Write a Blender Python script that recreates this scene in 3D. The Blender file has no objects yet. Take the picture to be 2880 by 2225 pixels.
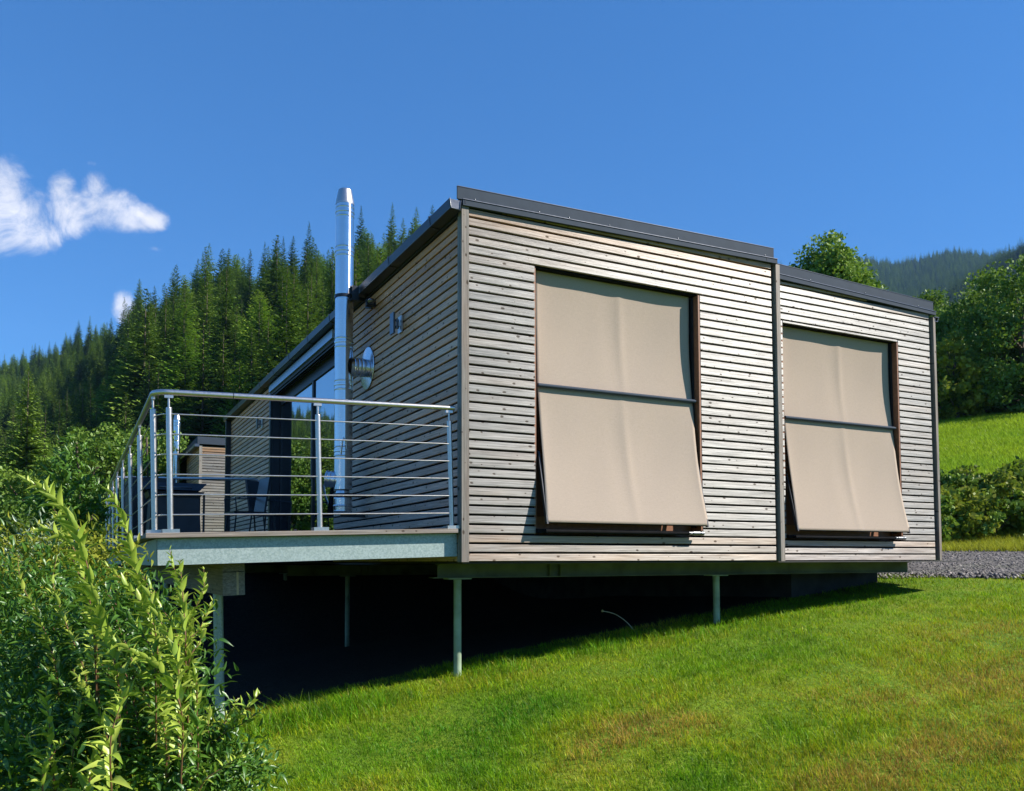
import bpy, bmesh, math, random
import numpy as np
from mathutils import Vector, Matrix, noise as mnoise

# ------------------------------------------------------------------ camera, world, sun, exposure
random.seed(7); rng = np.random.default_rng(7)
sc = bpy.context.scene
COL = sc.collection
F_PX, PY, W_PX, H_PX = 2386.67, 1455.78, 2880.0, 2225.0
PITCH, ROLL, YAW = 0.0517, -0.0031, 0.476
CAM = Vector((-2.8752, -6.5077, 0.0054))
Fh = Vector((math.sin(YAW), math.cos(YAW), 0)); Rh = Vector((math.cos(YAW), -math.sin(YAW), 0)); Uh = Vector((0, 0, 1))
FW = Fh * math.cos(PITCH) + Uh * math.sin(PITCH)
U2 = -Fh * math.sin(PITCH) + Uh * math.cos(PITCH)
RT = Rh * math.cos(ROLL) + U2 * math.sin(ROLL)
UP = -Rh * math.sin(ROLL) + U2 * math.cos(ROLL)
cd = bpy.data.cameras.new('camera'); cam = bpy.data.objects.new('camera', cd); COL.objects.link(cam)
cd.sensor_width = 36; cd.lens = F_PX / W_PX * 36
cd.shift_y = (PY - H_PX / 2) / W_PX
cd.clip_start = 0.05; cd.clip_end = 9000
m = Matrix((RT, UP, -FW)).transposed().to_4x4(); m.translation = CAM
cam.matrix_world = m
sc.camera = cam

SUN_AZ, SUN_EL = math.radians(55), math.radians(37)       # azimuth from the facade normal (-Y) towards +X
SUN = Vector((math.sin(SUN_AZ) * math.cos(SUN_EL), -math.cos(SUN_AZ) * math.cos(SUN_EL), math.sin(SUN_EL)))
sd = bpy.data.lights.new('sun', 'SUN'); so = bpy.data.objects.new('sun', sd); COL.objects.link(so)
sd.energy = 5.0; sd.angle = math.radians(0.53); sd.color = (1.0, 0.94, 0.84)
so.rotation_euler = SUN.to_track_quat('Z', 'Y').to_euler(); so.location = SUN * 50

world = bpy.data.worlds.new('World'); sc.world = world; world.use_nodes = True
nt = world.node_tree; N = nt.nodes; L = nt.links; N.clear()
out = N.new('ShaderNodeOutputWorld'); bg = N.new('ShaderNodeBackground'); bg.inputs['Strength'].default_value = 0.097
sky = N.new('ShaderNodeTexSky'); sky.sky_type = 'NISHITA'; sky.sun_disc = False
sky.sun_elevation = SUN_EL; sky.sun_rotation = math.atan2(SUN.x, SUN.y)
sky.altitude = 1100; sky.air_density = 1.0; sky.dust_density = 0.25; sky.ozone_density = 2.2
hsv = N.new('ShaderNodeHueSaturation'); hsv.inputs['Saturation'].default_value = 1.22; hsv.inputs['Value'].default_value = 1.0
L.new(sky.outputs[0], hsv.inputs['Color'])
gm = N.new('ShaderNodeGamma'); gm.inputs['Gamma'].default_value = 0.66; L.new(hsv.outputs[0], gm.inputs['Color'])
tn = N.new('ShaderNodeMix'); tn.data_type = 'RGBA'; tn.blend_type = 'MULTIPLY'; tn.inputs[0].default_value = 1.0; L.new(gm.outputs[0], tn.inputs[6]); tn.inputs[7].default_value = (0.46, 1.02, 1.66, 1)
tc = N.new('ShaderNodeTexCoord')
def wm(op, a, b=None, c=None, clamp=False):
    n = N.new('ShaderNodeMath'); n.operation = op; n.use_clamp = clamp
    for i, v in enumerate((a, b, c)):
        if v is None: continue
        if isinstance(v, (int, float)): n.inputs[i].default_value = v
        else: L.new(v, n.inputs[i])
    return n.outputs[0]
def wdot(vec):
    n = N.new('ShaderNodeVectorMath'); n.operation = 'DOT_PRODUCT'; L.new(tc.outputs['Generated'], n.inputs[0]); n.inputs[1].default_value = vec
    return n.outputs['Value']
# clouds: each lobe is an ellipse of directions in the sky, its rim torn by noise
df = wdot(FW); cu = wm('DIVIDE', wdot(RT), wm('MAXIMUM', df, 0.05)); cv = wm('DIVIDE', wdot(UP), wm('MAXIMUM', df, 0.05))
lobes = [(-40, 600, 125, 118), (20, 530, 60, 85), (60, 610, 75, 80), (95, 655, 75, 55), (192, 590, 66, 58), (176, 530, 34, 48), (215, 630, 50, 40), (268, 560, 42, 66), (310, 590, 66, 56), (365, 612, 66, 40), (425, 624, 44, 28),
         (345, 862, 30, 46), (375, 885, 34, 34), (262, 460, 28, 12), (440, 700, 30, 12)]
fld = None
for i, (px, py, a, b) in enumerate(lobes):
    u0 = (px - 1440) / F_PX; v0 = (PY - py) / F_PX
    du = wm('DIVIDE', wm('SUBTRACT', cu, u0), 1.16 * a / F_PX); dv = wm('DIVIDE', wm('SUBTRACT', cv, v0), 1.14 * b / F_PX)
    e = wm('SUBTRACT', 1.25 if i < 13 else 0.3, wm('ADD', wm('MULTIPLY', du, du), wm('MULTIPLY', dv, dv)))
    fld = e if fld is None else wm('SMOOTH_MAX', fld, e, 0.5)
nz = N.new('ShaderNodeTexNoise'); nz.inputs['Scale'].default_value = 21; nz.inputs['Detail'].default_value = 9; nz.inputs['Roughness'].default_value = 0.68; nz.inputs['Distortion'].default_value = 0.6
L.new(tc.outputs['Generated'], nz.inputs['Vector'])
nz2 = N.new('ShaderNodeTexNoise'); nz2.inputs['Scale'].default_value = 17; nz2.inputs['Detail'].default_value = 5
L.new(tc.outputs['Generated'], nz2.inputs['Vector'])
torn = wm('ADD', fld, wm('MULTIPLY', wm('SUBTRACT', nz.outputs[0], 0.50), 3.6))
mask = N.new('ShaderNodeMapRange'); mask.interpolation_type = 'SMOOTHSTEP'; mask.inputs['From Min'].default_value = 0.0; mask.inputs['From Max'].default_value = 1.8
L.new(torn, mask.inputs['Value'])
gate = wm('GREATER_THAN', df, 0.1)
mk = wm('MULTIPLY', wm('MULTIPLY', mask.outputs[0], gate), 0.93)
cr = N.new('ShaderNodeValToRGB'); cr.color_ramp.elements[0].position = 0.3; cr.color_ramp.elements[0].color = (5.0, 5.1, 5.5, 1); cr.color_ramp.elements[1].position = 0.68; cr.color_ramp.elements[1].color = (7.3, 7.1, 7.2, 1)
L.new(nz2.outputs[0], cr.inputs[0])
mx = N.new('ShaderNodeMix'); mx.data_type = 'RGBA'; L.new(mk, mx.inputs[0]); L.new(tn.outputs[2], mx.inputs[6]); L.new(cr.outputs[0], mx.inputs[7])
L.new(mx.outputs[2], bg.inputs['Color']); L.new(bg.outputs[0], out.inputs['Surface'])

sc.view_settings.view_transform = 'Standard'; sc.view_settings.look = 'None'; sc.view_settings.gamma = 1.0
sc.view_settings.use_curve_mapping = False; sc.view_settings.exposure = 0.85
sc.render.engine = 'CYCLES'
sc.cycles.max_bounces = 8; sc.cycles.diffuse_bounces = 3; sc.cycles.glossy_bounces = 4; sc.cycles.transmission_bounces = 4
sc.cycles.transparent_max_bounces = 8; sc.cycles.volume_bounces = 0; sc.cycles.use_denoising = True
sc.cycles.caustics_reflective = False; sc.cycles.caustics_refractive = False

# ------------------------------------------------------------------ helpers
def at(px, py, depth):                                     # a world point, from where it is seen and how far off it stands
    return CAM + (FW + RT * ((px - 1440) / F_PX) - UP * ((py - PY) / F_PX)) * depth
def tag(o, label=None, cat=None, group=None, kind=None):
    if label: o['label'] = label
    if cat: o['category'] = cat
    if group: o['group'] = group
    if kind: o['kind'] = kind
    return o
def thing(name, label, cat, loc=(0, 0, 0), rot=(0, 0, 0), group=None):
    o = bpy.data.objects.new(name, None); COL.objects.link(o); o.location = loc; o.rotation_euler = rot
    o.empty_display_size = 0.1
    return tag(o, label, cat, group)
def link(name, me, parent=None, mat=None, loc=None, rot=None):
    o = bpy.data.objects.new(name, me); COL.objects.link(o)
    if mat and me and not me.materials: me.materials.append(mat)
    if parent: o.parent = parent
    if loc is not None: o.location = loc
    if rot is not None: o.rotation_euler = rot
    return o
def dup(o, parent=None, loc=None, **kw):
    c = o.copy(); COL.objects.link(c)
    if parent: c.parent = parent
    if loc is not None: c.location = loc
    for ch in o.children: dup(ch, c)
    return c
class MB:                                                  # gathers shapes, then links them as ONE mesh object
    def __init__(s): s.v = []; s.f = []; s.sm = []
    def add(s, vs, fs, smooth=False):
        b = len(s.v); s.v += [tuple(v) for v in vs]; s.f += [tuple(b + i for i in f) for f in fs]; s.sm += [smooth] * len(fs); return s
    def box(s, x0, x1, y0, y1, z0, z1):
        return s.add([(x0, y0, z0), (x1, y0, z0), (x1, y1, z0), (x0, y1, z0), (x0, y0, z1), (x1, y0, z1), (x1, y1, z1), (x0, y1, z1)],
                     [(0, 3, 2, 1), (4, 5, 6, 7), (0, 1, 5, 4), (1, 2, 6, 5), (2, 3, 7, 6), (3, 0, 4, 7)])
    def hexa(s, P): return s.add(P, [(0, 3, 2, 1), (4, 5, 6, 7), (0, 1, 5, 4), (1, 2, 6, 5), (2, 3, 7, 6), (3, 0, 4, 7)])
    def tube(s, pts, r, n=12, caps=True, smooth=True):
        pts = [Vector(p) for p in pts]; k = len(pts); rs = r if isinstance(r, (list, tuple)) else [r] * k
        vs = []; prev = None
        for i, p in enumerate(pts):
            if i == 0: d = pts[1] - p
            elif i == k - 1: d = p - pts[i - 1]
            else: d = (pts[i + 1] - p).normalized() + (p - pts[i - 1]).normalized()
            d.normalize()
            if prev is None:
                a = d.orthogonal().normalized()
            else:
                a = (prev - d * prev.dot(d)).normalized()
            prev = a; b = d.cross(a)
            for j in range(n):
                t = 2 * math.pi * j / n; vs.append(p + (a * math.cos(t) + b * math.sin(t)) * rs[i])
        fs = [(i * n + j, i * n + (j + 1) % n, (i + 1) * n + (j + 1) % n, (i + 1) * n + j) for i in range(k - 1) for j in range(n)]
        s.add(vs, fs, smooth)
        if caps: s.add(vs[:n], [tuple(range(n - 1, -1, -1))]); s.add(vs[-n:], [tuple(range(n))])
        return s
    def lathe(s, origin, axis, prof, n=32):                # prof: (distance along the axis, radius)
        q = [prof[0]]
        for (h0, r0), (h1, r1) in zip(prof, prof[1:]):
            l_ = math.hypot(h1 - h0, r1 - r0)
            if l_ > 0.012:
                f = 0.0015 / l_; q += [(h0 + (h1 - h0) * f, r0 + (r1 - r0) * f), (h1 - (h1 - h0) * f, r1 - (r1 - r0) * f)]
            q.append((h1, r1))
        prof = q
        o = Vector(origin); d = Vector(axis).normalized(); a = d.orthogonal().normalized(); b = d.cross(a)
        vs = [o + d * h + (a * math.cos(2 * math.pi * j / n) + b * math.sin(2 * math.pi * j / n)) * r for h, r in prof for j in range(n)]
        fs = [(i * n + j, i * n + (j + 1) % n, (i + 1) * n + (j + 1) % n, (i + 1) * n + j) for i in range(len(prof) - 1) for j in range(n)]
        return s.add(vs, fs, True)
    def prism(s, prof, y0, y1, closed=True):               # prof in (x, z), run along y
        n = len(prof)
        vs = [(x, y0, z) for x, z in prof] + [(x, y1, z) for x, z in prof]
        fs = [(i, (i + 1) % n, n + (i + 1) % n, n + i) for i in range(n if closed else n - 1)]
        s.add(vs, fs)
        if closed: s.add(vs[:n], [tuple(range(n - 1, -1, -1))]); s.add(vs[n:], [tuple(range(n))])
        return s
    def mesh(s, name, mat=None):
        me = bpy.data.meshes.new(name); me.from_pydata(s.v, [], s.f); me.update()
        if any(s.sm): me.polygons.foreach_set('use_smooth', s.sm)
        if mat: me.materials.append(mat)
        return me
    def build(s, name, mat, parent=None, loc=None, rot=None): return link(name, s.mesh(name, mat), parent, None, loc, rot)
def np_mesh(name, V, Fc, mat=None, colors=None, smooth=False):
    V = np.asarray(V, np.float32); Fc = np.asarray(Fc, np.int32); nf, k = Fc.shape
    me = bpy.data.meshes.new(name)
    me.vertices.add(len(V)); me.vertices.foreach_set('co', V.ravel())
    me.loops.add(nf * k); me.loops.foreach_set('vertex_index', Fc.ravel())
    me.polygons.add(nf); me.polygons.foreach_set('loop_start', np.arange(0, nf * k, k, dtype=np.int32)); me.polygons.foreach_set('loop_total', np.full(nf, k, np.int32))
    if smooth: me.polygons.foreach_set('use_smooth', np.ones(nf, bool))
    if colors is not None:
        ca = me.color_attributes.new('tint', 'FLOAT_COLOR', 'POINT'); c = np.ones((len(V), 4), np.float32); c[:, :3] = colors; ca.data.foreach_set('color', c.ravel())
    me.update(); me.validate()
    if mat: me.materials.append(mat)
    return me

# ------------------------------------------------------------------ materials
class NB:
    def __init__(s, name):
        s.m = bpy.data.materials.new(name); s.m.use_nodes = True; s.t = s.m.node_tree; s.t.nodes.clear()
        s.out = s.n('ShaderNodeOutputMaterial'); s.b = None
    def n(s, k, **p):
        x = s.t.nodes.new(k)
        for a, v in p.items(): setattr(x, a, v)
        return x
    def l(s, a, b): s.t.links.new(a, b)
    def val(s, node, key, v):
        i = node.inputs[key]
        if hasattr(v, 'node'): s.l(v, i)
        else: i.default_value = v
    def bsdf(s, **kw):
        s.b = s.n('ShaderNodeBsdfPrincipled')
        for k, v in kw.items(): s.val(s.b, k.replace('_', ' '), v)
        s.l(s.b.outputs[0], s.out.inputs['Surface']); return s.b
    def math(s, op, a, b=0.0, clamp=False):
        x = s.n('ShaderNodeMath', operation=op, use_clamp=clamp); s.val(x, 0, a); s.val(x, 1, b); return x.outputs[0]
    def mix(s, f, a, b, blend='MIX'):
        x = s.n('ShaderNodeMix', data_type='RGBA', blend_type=blend); s.val(x, 0, f); s.val(x, 6, a); s.val(x, 7, b); return x.outputs[2]
    def noise(s, vec, scale, detail=4, rough=0.55, dist=0.0):
        x = s.n('ShaderNodeTexNoise'); s.l(vec, x.inputs['Vector']); x.inputs['Scale'].default_value = scale; x.inputs['Detail'].default_value = detail
        x.inputs['Roughness'].default_value = rough; x.inputs['Distortion'].default_value = dist; return x.outputs[0]
    def ramp(s, f, pts):
        x = s.n('ShaderNodeValToRGB'); e = x.color_ramp.elements
        while len(e) > 1: e.remove(e[0])
        e[0].position = pts[0][0]; e[0].color = (*pts[0][1], 1)
        for p, c in pts[1:]:
            q = e.new(p); q.color = (*c, 1)
        s.l(f, x.inputs[0]); return x.outputs[0]
    def map(s, vec, scale=(1, 1, 1), loc=(0, 0, 0)):
        x = s.n('ShaderNodeMapping'); s.l(vec, x.inputs['Vector']); x.inputs['Scale'].default_value = scale; x.inputs['Location'].default_value = loc; return x.outputs[0]
    def bump(s, h, strength=0.3, dist=0.01):
        x = s.n('ShaderNodeBump'); x.inputs['Strength'].default_value = strength; x.inputs['Distance'].default_value = dist; s.l(h, x.inputs['Height']); s.l(x.outputs[0], s.b.inputs['Normal']); return x
def G(v): return (v, v, v, 1)

def wood_mat(name, grey=(0.235, 0.225, 0.214), brown=(0.40, 0.225, 0.11), rough=0.42, spec=0.9, bias=0.0, aniso=0.0, bumps=0.45):
    """weathered larch; the object colour's red channel says how much of the warm unweathered tone is left"""
    n = NB(name); tc = n.n('ShaderNodeTexCoord'); oi = n.n('ShaderNodeObjectInfo')
    off = n.n('ShaderNodeCombineXYZ'); n.l(n.math('MULTIPLY', oi.outputs['Random'], 137.0), off.inputs[0]); n.l(n.math('MULTIPLY', oi.outputs['Random'], 31.0), off.inputs[2])
    va = n.n('ShaderNodeVectorMath', operation='ADD'); n.l(tc.outputs['Object'], va.inputs[0]); n.l(off.outputs[0], va.inputs[1]); v = va.outputs[0]
    grain = n.noise(n.map(v, (2.2, 40, 95)), 1.0, 6, 0.65, 0.4)
    fine = n.noise(n.map(v, (9, 160, 420)), 1.0, 3, 0.7)
    blot = n.noise(n.map(v, (1.3, 6, 9)), 1.0, 4, 0.6)
    # knots
    sv = n.n('ShaderNodeSeparateXYZ'); n.l(v, sv.inputs[0]); cv_ = n.n('ShaderNodeCombineXYZ'); n.l(n.math('MULTIPLY', sv.outputs[0], 8.0), cv_.inputs[0]); n.l(n.math('MULTIPLY', sv.outputs[2], 14.0), cv_.inputs[1]); kv = cv_.outputs[0]; vo = n.n('ShaderNodeTexVoronoi'); vo.voronoi_dimensions = '2D'; vo.feature = 'F1'; vo.inputs['Scale'].default_value = 1.0; vo.inputs['Randomness'].default_value = 0.9; n.l(kv, vo.inputs['Vector'])
    wob = n.math('ADD', vo.outputs['Distance'], n.math('MULTIPLY', n.math('SUBTRACT', n.noise(v, 60, 3), 0.5), 0.10))
    sep = n.n('ShaderNodeSeparateColor'); n.l(vo.outputs['Color'], sep.inputs[0])
    kr = n.math('MULTIPLY', n.math('SUBTRACT', sep.outputs[0], 0.5, True), 0.42)                                  # knots of different sizes, some cells none
    knot = n.n('ShaderNodeMapRange'); knot.interpolation_type = 'SMOOTHSTEP'; n.l(wob, knot.inputs['Value']); n.l(kr, knot.inputs['From Max']); n.l(n.math('MULTIPLY', kr, 0.45), knot.inputs['From Min']); knot.inputs['To Min'].default_value = 1; knot.inputs['To Max'].default_value = 0
    halo = n.n('ShaderNodeMapRange'); n.l(wob, halo.inputs['Value']); halo.inputs['From Min'].default_value = 0.05; halo.inputs['From Max'].default_value = 0.42; halo.inputs['To Min'].default_value = 1; halo.inputs['To Max'].default_value = 0
    g1 = n.ramp(grain, [(0.28, tuple(c * 0.34 for c in grey)), (0.42, tuple(c * 0.78 for c in grey)), (0.54, grey), (0.70, tuple(min(1, c * 1.45) for c in grey))])
    b1 = n.ramp(grain, [(0.25, tuple(c * 0.6 for c in brown)), (0.55, brown), (0.8, tuple(min(1, c * 1.35) for c in brown))])
    oc = n.n('ShaderNodeSeparateColor'); n.l(oi.outputs['Color'], oc.inputs[0])
    warm = n.n('ShaderNodeMapRange'); n.l(blot, warm.inputs['Value']); warm.inputs['From Min'].default_value = 0.38; warm.inputs['From Max'].default_value = 0.66
    wf = n.math('ADD', n.math('MULTIPLY', oc.outputs[0], n.math('ADD', n.math('MULTIPLY', warm.outputs[0], 0.5), 0.7)), bias, True)
    wf = n.math('ADD', wf, n.math('MULTIPLY', warm.outputs[0], 0.13), True)
    c = n.mix(wf, g1, b1)
    c = n.mix(n.math('MULTIPLY', halo.outputs[0], 0.07), c, (0.20, 0.12, 0.07, 1))
    c = n.mix(n.math('MULTIPLY', knot.outputs[0], 0.72), c, (0.055, 0.036, 0.026, 1))
    tone = n.n('ShaderNodeMapRange'); n.l(oi.outputs['Random'], tone.inputs['Value']); tone.inputs['To Min'].default_value = 0.74; tone.inputs['To Max'].default_value = 1.18
    tn = n.n('ShaderNodeCombineColor'); [n.l(tone.outputs[0], tn.inputs[i]) for i in range(3)]
    c = n.mix(1.0, c, tn.outputs[0], 'MULTIPLY')
    c = n.mix(n.math('MULTIPLY', n.math('SUBTRACT', fine, 0.35, True), 0.45), c, (0.09, 0.08, 0.07, 1))
    b = n.bsdf(Base_Color=c, Specular_IOR_Level=n.math('MULTIPLY', n.math('MULTIPLY', n.math('SUBTRACT', 1.0, n.math('MULTIPLY', knot.outputs[0], 0.9)), n.math('ADD', n.math('MULTIPLY', n.math('SUBTRACT', grain, 0.34, True), 3.2), 0.45)), spec), IOR=1.5)
    n.l(n.math('ADD', n.math('MULTIPLY', grain, 0.25), rough - 0.12), b.inputs['Roughness'])
    if aniso:
        vt = n.n('ShaderNodeVectorTransform', vector_type='VECTOR', convert_from='OBJECT', convert_to='WORLD'); vt.inputs[0].default_value = (0, 0, 1); n.l(vt.outputs[0], b.inputs['Tangent']); b.inputs['Anisotropic'].default_value = aniso
    n.bump(n.math('SUBTRACT', n.math('ADD', n.math('MULTIPLY', fine, 0.5), grain), n.math('MULTIPLY', knot.outputs[0], 0.5)), bumps, 0.004)
    return n.m
def metal_mat(name, col, rough=0.3, metallic=1.0, nscale=40, var=0.1, bump=0.0, aniso=0.0):
    n = NB(name); tc = n.n('ShaderNodeTexCoord'); z = n.noise(tc.outputs['Object'], nscale, 4)
    c = n.ramp(z, [(0.3, tuple(x * (1 - var) for x in col)), (0.7, tuple(min(1, x * (1 + var)) for x in col))])
    b = n.bsdf(Base_Color=c, Metallic=metallic, Anisotropic=aniso)
    n.l(n.math('ADD', n.math('MULTIPLY', z, 0.12), rough - 0.06), b.inputs['Roughness'])
    if bump: n.bump(z, bump, 0.003)
    if aniso:
        vt = n.n('ShaderNodeCombineXYZ'); vt.inputs[2].default_value = 1; n.l(vt.outputs[0], b.inputs['Tangent'])
    return n.m
def plain(name, col, rough=0.6, var=0.15, scale=12, spec=0.5, bump=0.0):
    n = NB(name); tc = n.n('ShaderNodeTexCoord'); z = n.noise(tc.outputs['Object'], scale, 4)
    c = n.ramp(z, [(0.3, tuple(x * (1 - var) for x in col)), (0.7, tuple(min(1, x * (1 + var)) for x in col))])
    n.bsdf(Base_Color=c, Roughness=rough, Specular_IOR_Level=spec)
    if bump: n.bump(z, bump, 0.01)
    return n.m
M = {}
M['slat'] = wood_mat('weathered_larch', rough=0.47, spec=1.3, aniso=0.75, bumps=0.3)
M['slat_side'] = wood_mat('weathered_larch_shade_side', grey=(0.66, 0.47, 0.36), brown=(0.80, 0.34, 0.12), rough=0.48, spec=0.7)  # larch made lighter and redder to offset the blue shade on this wall
M['board'] = wood_mat('grey_trim_board', grey=(0.24, 0.225, 0.205), brown=(0.35, 0.18, 0.09), rough=0.6, spec=0.4)
M['beam_wood'] = wood_mat('old_timber', grey=(0.22, 0.19, 0.165), brown=(0.42, 0.26, 0.14), rough=0.7, spec=0.3)
M['anthracite'] = plain('anthracite_sheet', (0.050, 0.064, 0.088), 0.6, 0.08, 9, 0.06)
M['dark_metal'] = metal_mat('dark_coated_metal', (0.035, 0.037, 0.042), 0.34, 0.4, 20, 0.15)
M['alu'] = metal_mat('grey_anodised_tube', (0.16, 0.165, 0.18), 0.32, 0.85, 30, 0.08)
M['steel'] = metal_mat('brushed_stainless', (0.60, 0.56, 0.53), 0.36, 1.0, 55, 0.06)
M['chrome'] = metal_mat('polished_stainless', (0.72, 0.73, 0.75), 0.20, 1.0, 6, 0.04, 0.0, 0.85)
def galv():
    n = NB('galvanised_steel'); tc = n.n('ShaderNodeTexCoord'); v = n.n('ShaderNodeTexVoronoi'); v.inputs['Scale'].default_value = 90; n.l(tc.outputs['Object'], v.inputs['Vector'])
    s = n.n('ShaderNodeSeparateColor'); n.l(v.outputs['Color'], s.inputs[0]); z = n.noise(tc.outputs['Object'], 5, 5)
    c = n.ramp(s.outputs[0], [(0, (0.25, 0.32, 0.31)), (1, (0.40, 0.48, 0.47))])
    c = n.mix(n.math('MULTIPLY', z, 0.4), c, (0.26, 0.33, 0.31, 1))
    b = n.bsdf(Base_Color=c, Metallic=0.2, Roughness=0.46); n.l(n.math('ADD', n.math('MULTIPLY', s.outputs[1], 0.15), 0.38), b.inputs['Roughness']); return n.m
M['galv'] = galv()
M['stilt'] = plain('algae_tinted_galvanised_tube', (0.27, 0.35, 0.24), 0.5, 0.25, 7, 0.5)
M['galv_shade'] = plain('shaded_galvanised_steel', (0.115, 0.135, 0.075), 0.6, 0.45, 3, 0.4)  # darker galvanised copy: under-cabin shade and green lawn bounce put into the colour
M['membrane'] = plain('black_facade_membrane', (0.008, 0.008, 0.009), 0.9, 0.2, 5, 0.1)
M['frame_wood'] = plain('reddish_window_frame', (0.26, 0.115, 0.06), 0.5, 0.2, 25)
M['dark_frame'] = plain('dark_window_frame', (0.022, 0.022, 0.026), 0.4, 0.2, 25)
M['soffit'] = plain('dark_soffit', (0.035, 0.032, 0.030), 0.55, 0.25, 6)
M['black_plastic'] = plain('black_cover', (0.016, 0.017, 0.022), 0.5, 0.3, 7)
M['matte_black'] = plain('matte_black_shade', (0.012, 0.012, 0.013), 0.9, 0.2, 9, 0.05)  # black holds the awning cloth's shadow on drop tube, hem bar and sill
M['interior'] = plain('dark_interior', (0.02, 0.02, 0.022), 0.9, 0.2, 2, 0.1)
def glass():
    n = NB('coated_window_glass'); g = n.n('ShaderNodeBsdfGlossy'); g.inputs['Color'].default_value = (0.86, 0.92, 0.96, 1); g.inputs['Roughness'].default_value = 0.01
    t = n.n('ShaderNodeBsdfTransparent'); t.inputs['Color'].default_value = (0.30, 0.33, 0.34, 1)
    fr = n.n('ShaderNodeLayerWeight'); fr.inputs['Blend'].default_value = 0.35
    f = n.math('ADD', n.math('MULTIPLY', fr.outputs['Facing'], 0.75), 0.16, True)
    mx = n.n('ShaderNodeMixShader'); n.l(f, mx.inputs[0]); n.l(t.outputs[0], mx.inputs[1]); n.l(g.outputs[0], mx.inputs[2]); n.l(mx.outputs[0], n.out.inputs['Surface']); return n.m
M['glass'] = glass()
def fabric():
    n = NB('beige_sunscreen_cloth'); tc = n.n('ShaderNodeTexCoord')
    w = n.noise(n.map(tc.outputs['Object'], (260, 260, 30)), 1, 2); w2 = n.noise(n.map(tc.outputs['Object'], (30, 30, 260)), 1, 2); big = n.noise(tc.outputs['Object'], 2.5, 4)
    c = n.ramp(n.math('MULTIPLY', n.math('ADD', w, w2), 0.5), [(0.3, (0.455, 0.37, 0.30)), (0.7, (0.55, 0.45, 0.37))])
    c = n.mix(n.math('MULTIPLY', big, 0.25), c, (0.465, 0.37, 0.295, 1))
    d = n.n('ShaderNodeBsdfDiffuse'); n.l(c, d.inputs[0]); t = n.n('ShaderNodeBsdfTranslucent'); n.l(c, t.inputs[0])
    mx = n.n('ShaderNodeMixShader'); mx.inputs[0].default_value = 0.2; n.l(d.outputs[0], mx.inputs[1]); n.l(t.outputs[0], mx.inputs[2]); n.l(mx.outputs[0], n.out.inputs['Surface'])
    bp = n.n('ShaderNodeBump'); bp.inputs['Strength'].default_value = 0.12; bp.inputs['Distance'].default_value = 0.002; n.l(n.math('ADD', w, w2), bp.inputs['Height']); n.l(bp.outputs[0], d.inputs['Normal'])
    return n.m
M['fabric'] = fabric()
def leaf_mat(name, a, b, trans=0.35, gloss=0.12, rough=0.4, tint=False, scale=3.0, obj_random=True, spread=0.35):
    n = NB(name); tc = n.n('ShaderNodeTexCoord'); oi = n.n('ShaderNodeObjectInfo'); geo = n.n('ShaderNodeNewGeometry')
    z = n.noise(geo.outputs['Position'], scale, 3)
    f = n.math('ADD', n.math('MULTIPLY', z, 1.6), -0.3)
    if obj_random: f = n.math('ADD', f, n.math('MULTIPLY', n.math('SUBTRACT', oi.outputs['Random'], 0.5), spread * 2))
    f = n.math('ADD', f, n.math('MULTIPLY', n.math('SUBTRACT', geo.outputs['Random Per Island'], 0.5), 0.7), True)
    c = n.mix(f, (*a, 1), (*b, 1))
    d = n.n('ShaderNodeBsdfDiffuse'); n.l(c, d.inputs[0]); t = n.n('ShaderNodeBsdfTranslucent'); n.l(n.mix(0.5, c, (0.16, 0.26, 0.02, 1)), t.inputs[0])
    m1 = n.n('ShaderNodeMixShader'); m1.inputs[0].default_value = trans; n.l(d.outputs[0], m1.inputs[1]); n.l(t.outputs[0], m1.inputs[2])
    g = n.n('ShaderNodeBsdfGlossy'); g.inputs['Roughness'].default_value = rough; g.inputs['Color'].default_value = (0.8, 0.85, 0.8, 1)
    m2 = n.n('ShaderNodeMixShader'); m2.inputs[0].default_value = gloss; n.l(m1.outputs[0], m2.inputs[1]); n.l(g.outputs[0], m2.inputs[2]); n.l(m2.outputs[0], n.out.inputs['Surface']); return n.m
M['spruce'] = leaf_mat('spruce_needles', (0.055, 0.125, 0.024), (0.23, 0.33, 0.055), 0.15, 0.0, 0.6, False, 0.03, True, 0.55)
M['larch'] = leaf_mat('larch_needles', (0.14, 0.27, 0.028), (0.32, 0.44, 0.055), 0.25, 0.0, 0.6, False, 0.03, True, 0.5)
M['far_forest'] = leaf_mat('far_forest', (0.055, 0.12, 0.026), (0.20, 0.28, 0.05), 0.1, 0.0, 0.7, False, 0.02, True, 0.5)
M['maple'] = leaf_mat('broad_leaves', (0.055, 0.125, 0.016), (0.20, 0.31, 0.04), 0.3, 0.025, 0.5, False, 0.5)
M['shrub_new'] = leaf_mat('young_shrub_leaves', (0.24, 0.38, 0.035), (0.50, 0.58, 0.10), 0.33, 0.05, 0.38, False, 6.0, True, 0.3)
M['shrub_old'] = leaf_mat('dark_shrub_leaves', (0.04, 0.12, 0.015), (0.12, 0.25, 0.03), 0.3, 0.045, 0.38, False, 4.0, True, 0.3)
M['bank'] = leaf_mat('bank_leaves', (0.07, 0.14, 0.015), (0.30, 0.31, 0.03), 0.3, 0.02, 0.5, False, 1.2)
M['pale_leaf'] = leaf_mat('pale_variegated_leaves', (0.16, 0.24, 0.12), (0.42, 0.50, 0.34), 0.3, 0.06, 0.4, False, 9.0)
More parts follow.
